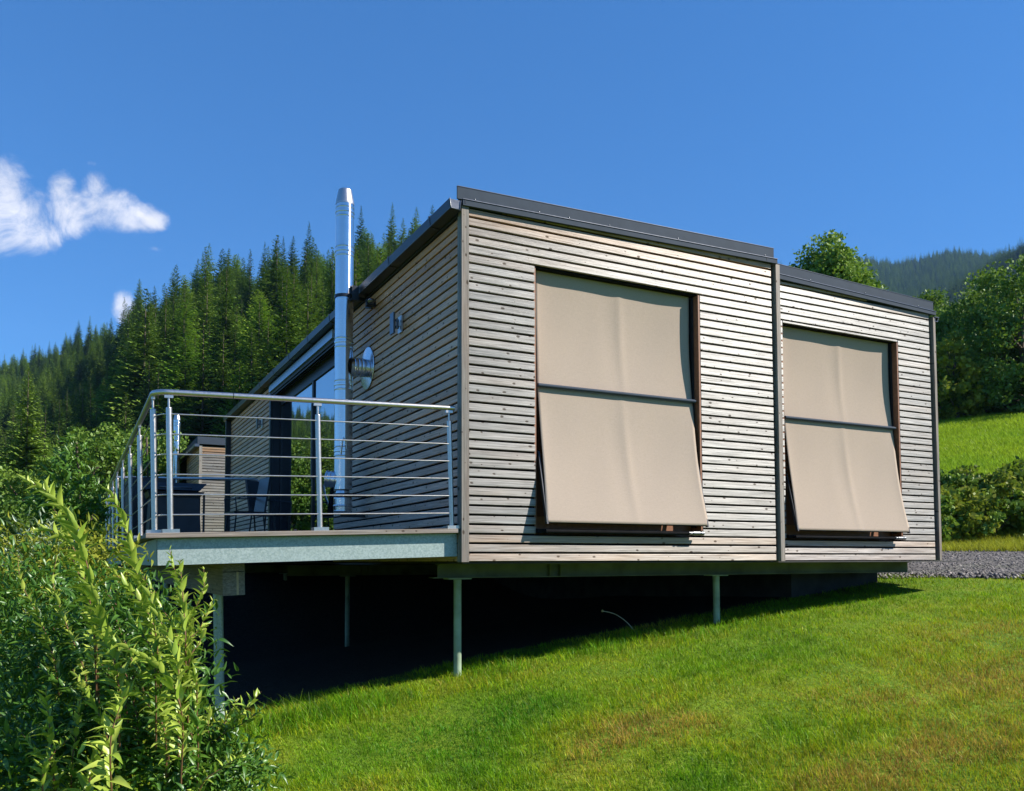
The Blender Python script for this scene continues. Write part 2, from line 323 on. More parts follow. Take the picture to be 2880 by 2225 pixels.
def grass_mat():
    n = NB('grass_blades'); at_ = n.n('ShaderNodeAttribute'); at_.attribute_name = 'tint'; c = at_.outputs['Color']
    d = n.n('ShaderNodeBsdfDiffuse'); n.l(c, d.inputs[0]); t = n.n('ShaderNodeBsdfTranslucent'); n.l(c, t.inputs[0])
    m1 = n.n('ShaderNodeMixShader'); m1.inputs[0].default_value = 0.38; n.l(d.outputs[0], m1.inputs[1]); n.l(t.outputs[0], m1.inputs[2])
    g = n.n('ShaderNodeBsdfGlossy'); g.inputs['Roughness'].default_value = 0.45
    m2 = n.n('ShaderNodeMixShader'); m2.inputs[0].default_value = 0.012; n.l(m1.outputs[0], m2.inputs[1]); n.l(g.outputs[0], m2.inputs[2]); n.l(m2.outputs[0], n.out.inputs['Surface']); return n.m
M['grass'] = grass_mat()
M['bark'] = plain('grey_brown_bark', (0.11, 0.085, 0.065), 0.85, 0.4, 8, 0.2, 0.6)
M['twig'] = plain('reddish_twig', (0.17, 0.085, 0.045), 0.6, 0.3, 30, 0.3)
def ground_mat():
    n = NB('meadow_ground'); geo = n.n('ShaderNodeNewGeometry'); p = geo.outputs['Position']
    z = n.noise(p, 1.1, 6, 0.65); z2 = n.noise(p, 14, 4, 0.7); z3 = n.noise(p, 0.08, 4)
    c = n.ramp(z, [(0.3, (0.09, 0.18, 0.008)), (0.5, (0.15, 0.25, 0.010)), (0.7, (0.22, 0.26, 0.015))])
    c = n.mix(n.math('MULTIPLY', z2, 0.4), c, (0.04, 0.075, 0.006, 1))
    # the meadow on the slope is a fresh green, forest floor further out is dark
    d = n.n('ShaderNodeVectorMath', operation='DISTANCE'); n.l(p, d.inputs[0]); d.inputs[1].default_value = CAM
    far = n.n('ShaderNodeMapRange'); n.l(d.outputs['Value'], far.inputs['Value']); far.inputs['From Min'].default_value = 44; far.inputs['From Max'].default_value = 56
    c = n.mix(far.outputs[0], c, (0.03, 0.052, 0.014, 1))
    sx = n.n('ShaderNodeSeparateXYZ'); n.l(p, sx.inputs[0])                       # near-black box mask: shade under cabin and terrace put into the ground colour
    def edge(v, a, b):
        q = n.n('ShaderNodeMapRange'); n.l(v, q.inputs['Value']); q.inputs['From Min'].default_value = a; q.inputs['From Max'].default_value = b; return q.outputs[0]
    under_shade = n.math('MULTIPLY', n.math('MULTIPLY', edge(sx.outputs[0], -2.6, -2.1), edge(sx.outputs[0], 6.5, 6.0)), n.math('MULTIPLY', edge(sx.outputs[1], 0.75, 1.25), edge(sx.outputs[1], 13.2, 12.4)))
    c = n.mix(under_shade, c, n.ramp(z2, [(0.3, (0.018, 0.015, 0.012)), (0.7, (0.042, 0.034, 0.026))]))
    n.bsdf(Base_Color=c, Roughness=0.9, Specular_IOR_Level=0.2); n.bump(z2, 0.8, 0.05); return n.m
M['ground'] = ground_mat()
def gravel_mat():
    n = NB('grey_gravel'); geo = n.n('ShaderNodeNewGeometry'); v = n.n('ShaderNodeTexVoronoi'); v.inputs['Scale'].default_value = 21; n.l(geo.outputs['Position'], v.inputs['Vector'])
    s = n.n('ShaderNodeSeparateColor'); n.l(v.outputs['Color'], s.inputs[0]); z = n.noise(geo.outputs['Position'], 1.2, 5)
    c = n.ramp(s.outputs[0], [(0, (0.055, 0.048, 0.043)), (0.5, (0.11, 0.096, 0.086)), (1, (0.21, 0.185, 0.165))])
    c = n.mix(n.math('MULTIPLY', n.math('SUBTRACT', z, 0.5, True), 1.6, True), c, (0.10, 0.12, 0.04, 1))
    n.bsdf(Base_Color=c, Roughness=0.85); n.bump(v.outputs['Distance'], 1.0, 0.03); return n.m
M['gravel'] = gravel_mat()
def stone_mat():
    n = NB('gravel_stone'); geo = n.n('ShaderNodeNewGeometry')
    c = n.ramp(geo.outputs['Random Per Island'], [(0, (0.05, 0.045, 0.042)), (0.5, (0.11, 0.096, 0.088)), (0.88, (0.20, 0.175, 0.155)), (1, (0.5, 0.43, 0.38))])
    n.bsdf(Base_Color=c, Roughness=0.8); return n.m
M['stone'] = stone_mat()

# ------------------------------------------------------------------ terrain
GW = np.array([-80, -30, -5.9, -2.6, -1.0, 0.6, 3.07, 6.1, 11.6, 12.4, 14.2, 17.2, 24, 42, 60, 90.]); GZ = np.array([-7, -4.2, -1.80, -1.52, -1.33, -1.03, -0.67, -0.27, 0.20, 0.36, 0.95, 1.75, 3.1, 7.0, 10.0, 16.])
SKX = np.array([-1200, 0, 150, 280, 400, 450, 600, 720, 850, 1000, 1170, 1240, 1500, 1800, 2150, 2230, 2330, 2450, 2540, 2600, 2700, 2800, 2880, 3300.])
SKY_ = np.array([985, 960, 908, 852, 792, 770, 715, 690, 665, 650, 600, 590, 720, 760, 700, 735, 715, 700, 715, 705, 678, 690, 680, 640.])
SKR = np.array([500, 430, 400, 330, 240, 215, 205, 205, 205, 210, 215, 220, 300, 600, 900, 1200, 1500, 1500, 1600, 1600, 1550, 1500, 1500, 1500.])
def sstep(a, b, x): t = np.clip((x - a) / (b - a), 0, 1); return t * t * (3 - 2 * t)
_sn = [(rng.uniform(0.5, 1.5), rng.uniform(0, 6.28), rng.uniform(0, 6.28)) for _ in range(14)]
def swave(x, y, L0):
    s = 0
    for i, (k, a, p) in enumerate(_sn): s = s + np.sin((x * math.cos(a) + y * math.sin(a)) * k * 2 * math.pi / L0 + p)
    return s / 5.0
def terrain(x, y):
    x = np.asarray(x, float); y = np.asarray(y, float)
    dx = x - CAM.x; dy = y - CAM.y
    fw = dx * Fh.x + dy * Fh.y; rt = dx * Rh.x + dy * Rh.y; r = np.hypot(dx, dy)
    w = 0.85 * x + 0.53 * y
    near = np.interp(w, GW, GZ) + 0.018 * swave(x, y, 2.3) * sstep(0, 3, r) + 0.05 * swave(y, x, 9) * sstep(8, 20, r)
    near = near - 0.15 * np.clip(y - 1.2, 0, 6) * sstep(7.0, 3.5, x) * sstep(12.3, 7.5, y) * sstep(-4.5, -2.0, x)
    near = near + 0.75 * sstep(9.5, 13.0, y) * sstep(3.0, 0.0, x) * sstep(-4.5, -2.6, x)
    near = near - 0.13 * np.clip(y - 1.2, 0, 26) * sstep(-2.6, -7.0, x)
    q = np.where(fw > 1, rt / np.maximum(fw, 1), np.sign(rt) * 1.2); px = 1440 + q * F_PX
    Rr = np.interp(px, SKX, SKR); e = 0.0517 + (PY - np.interp(px, SKX, SKY_)) / F_PX
    th = 18.5 + (Rr - 200) * 0.001
    zr = e * Rr - th
    g0 = 30.0; z0 = np.where(px > 2500, 6.0, -4.0)
    t = np.clip((fw - g0) / (Rr - g0), 0, 1.3)
    far = z0 + (zr - z0) * np.where(t < 1, t ** 1.38, 1 - (t - 1) * 0.7)
    # a nearer spur at the right
    spx = np.clip((px - 2640) / 260, 0, 2.5); spr = 880.0
    espur = 0.0517 + (PY - (835 - 150 * spx)) / F_PX
    zs = (espur * spr - 24) * np.exp(-((fw - spr) / 330.0) ** 2 * np.where(fw > spr, 5.0, 1.0)) * (px > 2560) * sstep(2560, 2700, px)
    far = np.maximum(far * np.where(px > 2560, 1, 1), zs)
    far = far + swave(x, y, 120) * np.clip(fw / 200, 0, 1) * 1.3
    far = np.where(fw > 0, far, -4 + 0 * far)
    blend = sstep(26, 60, fw); blend = np.where(px > 2450, sstep(46, 80, fw), blend); blend = np.where(fw > 0, blend, 0)
    back = np.interp(w, GW, GZ)
    return near * (1 - blend) + far * blend
def gz(x, y): return float(terrain(np.array([x]), np.array([y]))[0])
def ground_at(px, py):                                     # where a line of sight meets the near ground
    d = FW + RT * ((px - 1440) / F_PX) - UP * ((py - PY) / F_PX)
    t = np.linspace(1, 60, 2400); X = CAM.x + d.x * t; Y = CAM.y + d.y * t; Z = CAM.z + d.z * t
    g = terrain(X, Y); i = np.argmax(Z < g); return X[i], Y[i], g[i]
ang = np.concatenate([np.linspace(-0.72, 0.72, 430), np.linspace(0.72, 2 * math.pi - 0.72, 92)[1:-1]])
rad = np.concatenate([[0.02], np.geomspace(0.4, 60, 190), np.geomspace(62, 2600, 100)])
A, Rr_ = np.meshgrid(ang, rad)
X = CAM.x + Rr_ * (np.cos(A) * Fh.x + np.sin(A) * Rh.x); Y = CAM.y + Rr_ * (np.cos(A) * Fh.y + np.sin(A) * Rh.y); Z = terrain(X, Y)
na, nr = len(ang), len(rad); idx = np.arange(na * nr).reshape(nr, na); nxt = np.roll(idx, -1, axis=1)
Fq = np.stack([idx[:-1], idx[1:], nxt[1:], nxt[:-1]], -1).reshape(-1, 4)
g = link('ground', np_mesh('ground', np.stack([X, Y, Z], -1).reshape(-1, 3), Fq, M['ground'], smooth=True)); tag(g, kind='structure')
# gravel path: a strip across the slope past the cabin's end
cs = np.linspace(-26, 30, 260); ws = np.linspace(0, 1, 34)
Cg, Wg = np.meshgrid(cs, ws)
Wd = 6.55 + 0.16 * np.sin(Cg * 1.7) + 0.1 * np.sin(Cg * 4.1) + Wg * (3.9 + 0.12 * np.sin(Cg * 1.1 + 1)) ; Cg = Cg
Xg = (0.85 * Wd - 0.53 * Cg) / (0.85 ** 2 + 0.53 ** 2); Yg = (0.53 * Wd + 0.85 * Cg) / (0.85 ** 2 + 0.53 ** 2)
Zg = terrain(Xg, Yg) + 0.006 + 0.012 * np.minimum(1, 12 * np.minimum(Wg, 1 - Wg))
keep = (Xg > 6.05)
ii = np.arange(Xg.size).reshape(Xg.shape); q4 = np.stack([ii[:-1, :-1], ii[:-1, 1:], ii[1:, 1:], ii[1:, :-1]], -1).reshape(-1, 4)
q4 = q4[keep.ravel()[q4].all(1)]
p_ = link('gravel_path', np_mesh('gravel_path', np.stack([Xg, Yg, Zg], -1).reshape(-1, 3), q4, M['gravel'], smooth=True)); tag(p_, kind='structure')
# ------------------------------------------------------------------ the cabin
S2 = 0.4906                                                # the right half stands this much further back
P = 0.08
_sc = {}
def slat_mesh(Lx, h, t=0.027, c=0.0032):
    k = (round(Lx, 3), round(h, 3), t)
    if k not in _sc:
        pr = [(0, c), (0, h - c), (c, h), (t - c, h), (t, h - c), (t, c), (t - c, 0), (c, 0)]
        vs = []; e = 0.004
        for x, sh in ((0, e), (e, 0), (Lx - e, 0), (Lx, e)):
            for y, z in pr:
                vs.append((x, t / 2 + (y - t / 2) * (1 - sh / t * 2), h / 2 + (z - h / 2) * (1 - sh / h * 2)))
        fs = [(i * 8 + j, i * 8 + (j + 1) % 8, (i + 1) * 8 + (j + 1) % 8, (i + 1) * 8 + j) for i in range(3) for j in range(8)]
        fs = [f[::-1] for f in fs] + [tuple(range(8)), tuple(range(31, 23, -1))]
        me = bpy.data.meshes.new('slat'); me.from_pydata(vs, [], fs); me.update(); _sc[k] = me
    return _sc[k]
def slat(parent, x, y, z, Lx, h=0.0625, side=False, warm=0.0, mat=None, scale=1.0):
    me = slat_mesh(Lx, h); key = ('s' if side else 'f', me.name)
    if key not in _sc:
        m2 = me.copy(); m2.materials.append(mat or (M['slat_side'] if side else M['slat'])); _sc[key] = m2
    o = link('slat', _sc[key], parent)
    j = random.uniform(-0.0012, 0.0012)
    if side: o.location = (x + j, y, z + j); o.rotation_euler = (random.uniform(-.01, .01), 0, -math.pi / 2)
    else: o.location = (x, y + j, z + j); o.rotation_euler = (random.uniform(-.012, .012), random.uniform(-.0004, .0004), 0)
    o.color = (warm, 0, 0, 1); return o
cab = thing('cabin', 'modern holiday cabin clad in weathered grey timber slats, standing on steel stilts', 'cabin')
Zs = lambda k: P * k + 0.009
# bodies behind the slats
b = MB()
ZT1 = lambda x: 3.10 + 0.0187 * x
def body(x0, x1, y0, y1, zf): b.hexa([(x0, y0, 0), (x1, y0, 0), (x1, y1, 0), (x0, y1, 0), (x0, y0, zf(x0)), (x1, y0, zf(x1)), (x1, y1, zf(x1)), (x0, y1, zf(x0))])
W1 = (0.716, 2.578, 0.24, 2.633); W2 = (4.175, 6.085, 0.24, 2.685)
YL0, YL1, XG = 3.95, 7.86, 0.17
zc = lambda x: 3.02
def front(x0, x1, y, W, zt, dep=0.24):                     # front wall with a window opening cut in it
    for (a, c, e, f) in ((x0, W[0], 0, zt), (W[1], x1, 0, zt), (W[0], W[1], 0, W[2]), (W[0], W[1], W[3], zt)): b.box(a, c, y, y + dep, e, f)
front(0.022, 3.555, 0.032, W1, 3.02); front(3.70, 6.70, S2 + 0.032, W2, 3.08)
b.box(0.022, 0.2, 0.272, YL0, 0, 3.02); b.box(0.022, 3.555, YL1, 12.1, 0, 3.02); b.box(0.2, 3.555, 3.75, YL0, 0, 3.02)
b.box(3.355, 3.555, 0.272, 3.75, 0, 3.02); b.box(6.5, 6.70, S2 + 0.272, 12.1, 0, 3.08); b.box(3.70, 6.5, 11.9, 12.1, 0, 3.08); b.box(0.022, 3.355, 0.272, 3.75, 2.8, 3.02); b.box(0.2, 3.355, 0.272, 3.75, 0.0, 0.06)
b.box(3.57, 6.5, S2 + 0.272, 11.9, 2.9, 3.08); b.box(3.57, 6.5, S2 + 0.272, 11.9, 0.0, 0.06); b.box(3.57, 3.70, 0.10, S2 + 0.272, 0, 3.08)
b.build('wall', M['membrane'], cab)
# front slats, left half
for k in range(0, 39):
    warm = 0.95 if k >= 37 else 0.55 if k == 36 else 0.22 if k in (35,) else 0.5 if k == 0 else 0.28 if k == 1 else 0.55 if k == 2 else random.choice([0, 0, 0.04, 0.12])
    if 3 <= k <= 32:
        slat(cab, 0.070, 0, Zs(k), W1[0] - 0.070, warm=warm); slat(cab, W1[1], 0, Zs(k), 3.533 - W1[1], warm=warm * 0.5)
    elif k == 38: slat(cab, 0.4, 0, Zs(k), 3.533 - 0.4, h=0.05, warm=0.9)
    else: slat(cab, 0.070, 0, Zs(k), 3.533 - 0.070, warm=warm)
for k in range(0, 40):
    warm = 0.4 if k >= 38 else 0.25 if k == 0 else 0.2 if k == 1 else 0.5 if k == 2 else random.choice([0, 0, 0.03, 0.1])
    if 3 <= k <= 32:
        slat(cab, 3.66, S2, Zs(k), W2[0] - 3.66, warm=warm); slat(cab, W2[1], S2, Zs(k), 6.675 - W2[1], warm=warm)
    elif k == 33:
        slat(cab, 3.66, S2, Zs(k), W2[0] - 3.66, warm=warm); slat(cab, W2[0] + .003, S2, 2.69, W2[1] - W2[0] - .006, h=0.023, warm=warm); slat(cab, W2[1], S2, Zs(k), 6.675 - W2[1], warm=warm)
    elif k == 39: slat(cab, 3.66, S2, Zs(k), 1.9, h=0.03, warm=0.5)
    else: slat(cab, 3.66, S2, Zs(k), 6.675 - 3.66, warm=warm)
# side wall slats, near and far sections
for k in range(0, 38):
    warm = 1.0 if k >= 34 else 0.85 if k >= 32 else 0.65 if k >= 29 else random.choice([0.4, 0.55]) if k >= 24 else random.choice([0.2, 0.35]) if k >= 15 else random.choice([0.05, 0.12, 0.2])
    h = 0.0625 if k < 37 else 0.04
    slat(cab, 0, YL0 - 0.002, Zs(k), YL0 - 0.072, h=h, side=True, warm=warm)
    slat(cab, 0, 11.93, Zs(k), 11.93 - 7.98, h=h, side=True, warm=warm)
for k in range(36, 38): slat(cab, 0, 7.97, Zs(k) + 0.02 * (k == 36), 7.97 - YL0 - 0.01, h=0.045, side=True, warm=0.9)
# corner boards and cover strips
def strip(x0, x1, y0, y1, z0, z1, warm=0.0, mat='board', name='corner_board'):
    o = MB().box(0, x1 - x0, 0, y1 - y0, 0, z1 - z0).build(name, M[mat], cab, (x0, y0, z0)); o.color = (warm, 0, 0, 1)
    bv = o.modifiers.new('bevel', 'BEVEL'); bv.width = 0.002; bv.segments = 1; return o
def vboard(x, y, wx, wy, z1, warm=0.0, mat='board', name='corner_board'):      # grain runs up: built lying, then stood up
    o = MB().box(0, z1, 0, wy, 0, wx).build(name, M[mat], cab); o.rotation_euler = (0, -math.pi / 2, 0); o.location = (x + wx, y, 0); o.color = (warm, 0, 0, 1)
    bv = o.modifiers.new('bevel', 'BEVEL'); bv.width = 0.002; bv.segments = 1; return o
vboard(-0.004, -0.018, 0.069, 0.045, 3.04, 0.10); vboard(-0.004, 0.028, 0.024, 0.042, 3.02, 0.05)
vboard(3.571, -0.028, 0.058, 0.055, 3.10, 0.12); vboard(3.572, 0.028, 0.03, 0.5, 3.1, 0.2)
vboard(6.718, S2 - 0.028, 0.044, 0.055, 3.08, 0.15); vboard(6.70, S2 + 0.03, 0.03, 0.4, 3.05, 0.1)
vboard(-0.008, 7.865, 0.04, 0.10, 2.84, 0.3, 'dark_metal'); vboard(-0.008, 11.935, 0.09, 0.1, 3.02, 0.0, 'dark_metal'); vboard(-0.10, 11.95, 0.09, 0.08, 3.0, 0.0, 'dark_metal', 'downpipe')
# roof sheets, fascias, verge flashings
def slope_box(name, x0, x1, y0, y1, zb0, zb1, zt0, zt1, mat):
    return MB().hexa([(x0, y0, zb0), (x1, y0, zb1), (x1, y1, zb1), (x0, y1, zb0), (x0, y0, zt0), (x1, y0, zt1), (x1, y1, zt1), (x0, y1, zt0)]).build(name, M[mat], cab)
slope_box('fascia_lip', 0.0, 3.59, -0.044, -0.026, 3.086, 3.149, 3.092, 3.155, 'alu'); slope_box('fascia_lip', 3.59, 6.767, S2 - 0.044, S2 - 0.026, 3.238, 3.148, 3.244, 3.154, 'alu')
r1 = slope_box('roof', -0.02, 3.60, -0.006, 12.2, 3.045, 3.112, 3.10, 3.165, 'anthracite')
slope_box('roof', 3.605, 6.74, S2 - 0.006, 12.2, 3.19, 3.113, 3.24, 3.16, 'anthracite')
slope_box('fascia', 0.002, 3.588, -0.038, -0.008, 3.036, 3.103, 3.089, 3.152, 'anthracite'); slope_box('fascia', 3.59, 6.765, S2 - 0.038, S2 - 0.008, 3.184, 3.105, 3.241, 3.151, 'anthracite')
slope_box('verge_flashing', -0.045, 3.552, -0.024, -0.010, 3.088, 3.153, 3.196, 3.262, 'anthracite'); slope_box('verge_flashing', 3.60, 6.735, S2 - 0.024, S2 - 0.010, 3.242, 3.153, 3.356, 3.270, 'anthracite')
slope_box('drip_edge', -0.046, 3.553, -0.028, -0.006, 3.196, 3.262, 3.200, 3.266, 'alu'); slope_box('drip_edge', 3.60, 6.737, S2 - 0.028, S2 - 0.006, 3.356, 3.270, 3.360, 3.274, 'alu')
for xj in (0.0, 3.42): slope_box('sheet_joint', xj + 0.02, xj + 0.024, -0.041, -0.02, 3.05 + .0187 * xj, 3.05 + .0187 * xj, 3.09 + .0175 * xj, 3.09 + .0175 * xj, 'dark_metal')
for xs in (0.12, 0.75, 1.06, 1.5, 2.3, 3.43): MB().lathe((xs, -0.0245, 3.106 + 0.0185 * xs), (0, -1, 0), [(0, 0.007), (0.003, 0.007), (0.005, 0.004), (0.0052, 0.0)], 10).build('screw', M['alu'], cab)
for xs in (4.6, 5.5, 6.45): MB().lathe((xs, S2 - 0.0245, 3.262 - 0.0275 * (xs - 3.6)), (0, -1, 0), [(0, 0.007), (0.003, 0.007), (0.005, 0.004), (0.0052, 0.0)], 10).build('screw', M['alu'], cab)
# eaves board and box gutter along the terrace side
MB().box(-0.012, 0.02, 0.05, 12.1, 2.965, 3.045).build('eaves_board', M['soffit'], cab)
gp = [(-0.122, 3.074), (-0.116, 3.078), (-0.105, 2.998), (-0.028, 2.990), (-0.020, 3.07), (-0.012, 3.07), (-0.020, 2.982), (-0.112, 2.990)]
MB().prism(gp, -0.03, 12.2).build('gutter', M['dark_metal'], cab); MB().tube([(-0.113, -0.03, 2.992), (-0.113, 12.2, 2.992)], 0.006, 6).build('gutter_highlight', M['alu'], cab)  # pale tube added as the highlight along the gutter's lower edge
MB().box(-0.108, -0.025, -0.0295, -0.026, 2.995, 3.07).build('gutter_end', M['alu'], cab)
e = MB(); e.tube([(-0.119, -0.033, 3.076), (-0.108, -0.033, 2.994), (-0.026, -0.033, 2.986), (-0.017, -0.033, 3.07)], 0.0045, 6).build('gutter_rim', M['alu'], cab)
for y in np.arange(0.42, 12.1, 1.12): MB().prism([(-0.127, 3.084), (-0.115, 2.985), (-0.02, 2.976), (-0.01, 3.085)], y, y + 0.022).build('gutter_bracket', M['dark_metal'], cab)
gp2 = [(6.745, 3.07), (6.752, 3.07), (6.757, 3.035), (6.80, 3.03), (6.815, 3.07), (6.822, 3.07), (6.806, 3.024), (6.750, 3.028)]
MB().prism(gp2, S2 - 0.03, 12.2).build('gutter', M['alu'], cab); MB().box(6.74, 6.83, S2 - 0.035, 12.2, 3.075, 3.09).build('gutter_cover', M['anthracite'], cab)
# loggia: lintel box, soffit, end wall, glazing
MB().box(-0.028, 0.006, YL0 + 0.03, YL1 + 0.06, 2.848, 2.955).build('lintel_panel', metal_mat('sky_tinted_gloss_sheet', (0.42, 0.52, 0.72), 0.30, 0.25, 3, 0.03), cab)  # blue of the reflected sky is put into the sheet's colour
MB().box(0.0, XG + 0.2, YL0, YL1, 2.80, 2.95).build('soffit', M['soffit'], cab)
for xr in (0.02, 0.06, 0.10, 0.13): MB().box(xr, xr + 0.015, YL0 + .01, YL1 - .01, 2.775, 2.80).build('blind_rail', M['dark_frame'], cab)
MB().box(0.024, XG - 0.021, YL1 - 0.03, YL1, 0.0, 2.8).build('reveal_panel', M['black_plastic'], cab)
MB().box(0.024, XG - 0.021, YL0 , YL0 + 0.02, 0.0, 2.8).build('reveal_panel', M['dark_frame'], cab)

def window(name, parent):
    o = bpy.data.objects.new(name, None); COL.objects.link(o); o.parent = parent; return o
gl = window('glass_door', cab)
zg0, zg1 = 0.27, 2.62
for y0, y1 in ((YL0 + 0.07, 5.62), (5.70, YL1 - 0.09)): MB().box(XG, XG + 0.02, y0, y1, zg0 + 0.06, zg1).build('pane', M['glass'], gl)
for a in ((XG - 0.02, XG + 0.05, YL0 + 0.02, YL0 + 0.07, zg0, zg1 + .05), (XG - 0.02, XG + 0.05, 5.62, 5.70, zg0, zg1 + .05), (XG - 0.02, XG + 0.05, YL1 - 0.09, YL1 - 0.03, zg0, zg1 + .05), (XG - 0.02, XG + 0.05, YL0 + 0.07, 5.62, zg0, zg0 + .06), (XG - 0.02, XG + 0.05, 5.70, YL1 - .09, zg0, zg0 + .06), (XG - 0.022, XG + 0.052, YL0 + 0.02, YL1 - 0.03, zg1 + .003, 2.8)):
    MB().box(*a).build('frame', M['dark_frame'], gl)
MB().box(XG - 0.04, XG - 0.02, 5.64, 5.67, 1.2, 2.3).build('handle', M['alu'], gl)
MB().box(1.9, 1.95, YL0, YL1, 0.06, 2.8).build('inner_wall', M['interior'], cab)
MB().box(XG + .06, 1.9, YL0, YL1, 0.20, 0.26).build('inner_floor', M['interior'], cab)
# front windows
def front_window(W, y):
    x0, x1, z0, z1 = W; w = window('window', cab); d = 0.16
    for a in ((x0, x0 + .07), (x1 - .07, x1), ((x0 + x1) / 2 - .04, (x0 + x1) / 2 + .04)): MB().box(a[0], a[1], y + d, y + d + 0.07, z0 + .17, z1).build('frame', M['frame_wood'], w)
    for a in ((z0 + 0.0, z0 + .17), (z1 - .07 , z1 )): MB().box(x0, x1, y + d - .002, y + d + 0.068, a[0], a[1]).build('frame', M['frame_wood'], w)
    for a, c in ((x0 + .07, (x0 + x1) / 2 - .04), ((x0 + x1) / 2 + .04, x1 - .07)): MB().box(a, c, y + d + .03, y + d + .045, z0 + .17, z1 - .07).build('pane', M['glass'], w)
    MB().box(x0 + 0.001, x0 + 0.02, y + .024, y + d, z0 + .06, z1 - .001).build('reveal', M['frame_wood'], w); MB().box(x1 - 0.02, x1 - 0.001, y + .002, y + d, z0 + .06, z1 - .001).build('reveal', M['frame_wood'], w)
    MB().hexa([(x0 + .002, y - .035, z0 + .012), (x1 - .17, y - .035, z0 + .012), (x1 - .17, y + d, z0 + .030), (x0 + .002, y + d, z0 + .030), (x0 + .002, y - .035, z0 + .05), (x1 - .17, y - .035, z0 + .05), (x1 - .17, y + d, z0 + .058), (x0 + .002, y + d, z0 + .058)]).build('sill', M['matte_black'], w)
front_window(W1, 0.0); front_window(W2, S2)
# floor, steel beams, stilts
MB().box(0.03, 6.68, 0.62, 12.05, -0.012, -0.002).build('floor_plate', M['soffit'], cab)
MB().box(0.03, 6.6, 0.045, 0.62, -0.012, -0.002).build('floor_plate', M['soffit'], cab)
MB().box(4.9, 6.42, 1.15, 11.9, -0.9, -0.016).build('foundation_blocker', plain('dark_blocker_concrete', (0.05, 0.048, 0.045), 0.9, 0.3, 4, 0.2, 0.4), cab)  # added block that keeps sunlit ground out of view under the cabin
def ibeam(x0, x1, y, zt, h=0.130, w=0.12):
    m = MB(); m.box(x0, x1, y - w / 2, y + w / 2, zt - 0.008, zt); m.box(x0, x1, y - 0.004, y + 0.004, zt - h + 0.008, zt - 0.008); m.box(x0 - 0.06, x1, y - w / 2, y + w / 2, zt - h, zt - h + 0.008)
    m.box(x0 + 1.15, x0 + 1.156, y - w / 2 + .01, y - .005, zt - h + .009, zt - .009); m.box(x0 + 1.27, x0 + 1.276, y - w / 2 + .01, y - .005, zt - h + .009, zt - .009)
    return m.build('steel_beam', M['galv_shade'], cab)
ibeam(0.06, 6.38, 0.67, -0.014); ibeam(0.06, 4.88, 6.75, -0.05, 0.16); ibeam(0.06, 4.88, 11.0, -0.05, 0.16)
def stilt(x, y, zt, r=0.036):
    zb = gz(x, y) - 0.3
    m = MB(); m.lathe((x, y, zb), (0, 0, 1), [(0, r), (zt - zb - 0.06, r)], 24); m.lathe((x, y, zt - 0.055), (0, 0, 1), [(0, r + .001), (0.04, r + .001)], 24); m.box(x - 0.11, x + 0.11, y - 0.07, y + 0.07, zt - 0.012, zt - 0.002)
    m.lathe((x, y, zt - 0.062), (0, 0, 1), [(0, r - .004), (0.008, r - .004)], 24)
    return m.build('stilt', M['stilt'], cab)
for x, y, zt in ((0.26, 0.67, -0.144), (3.31, 0.67, -0.144), (0.98, 6.66, -0.21), (0.89, 10.7, -0.21)): stilt(x, y, zt)

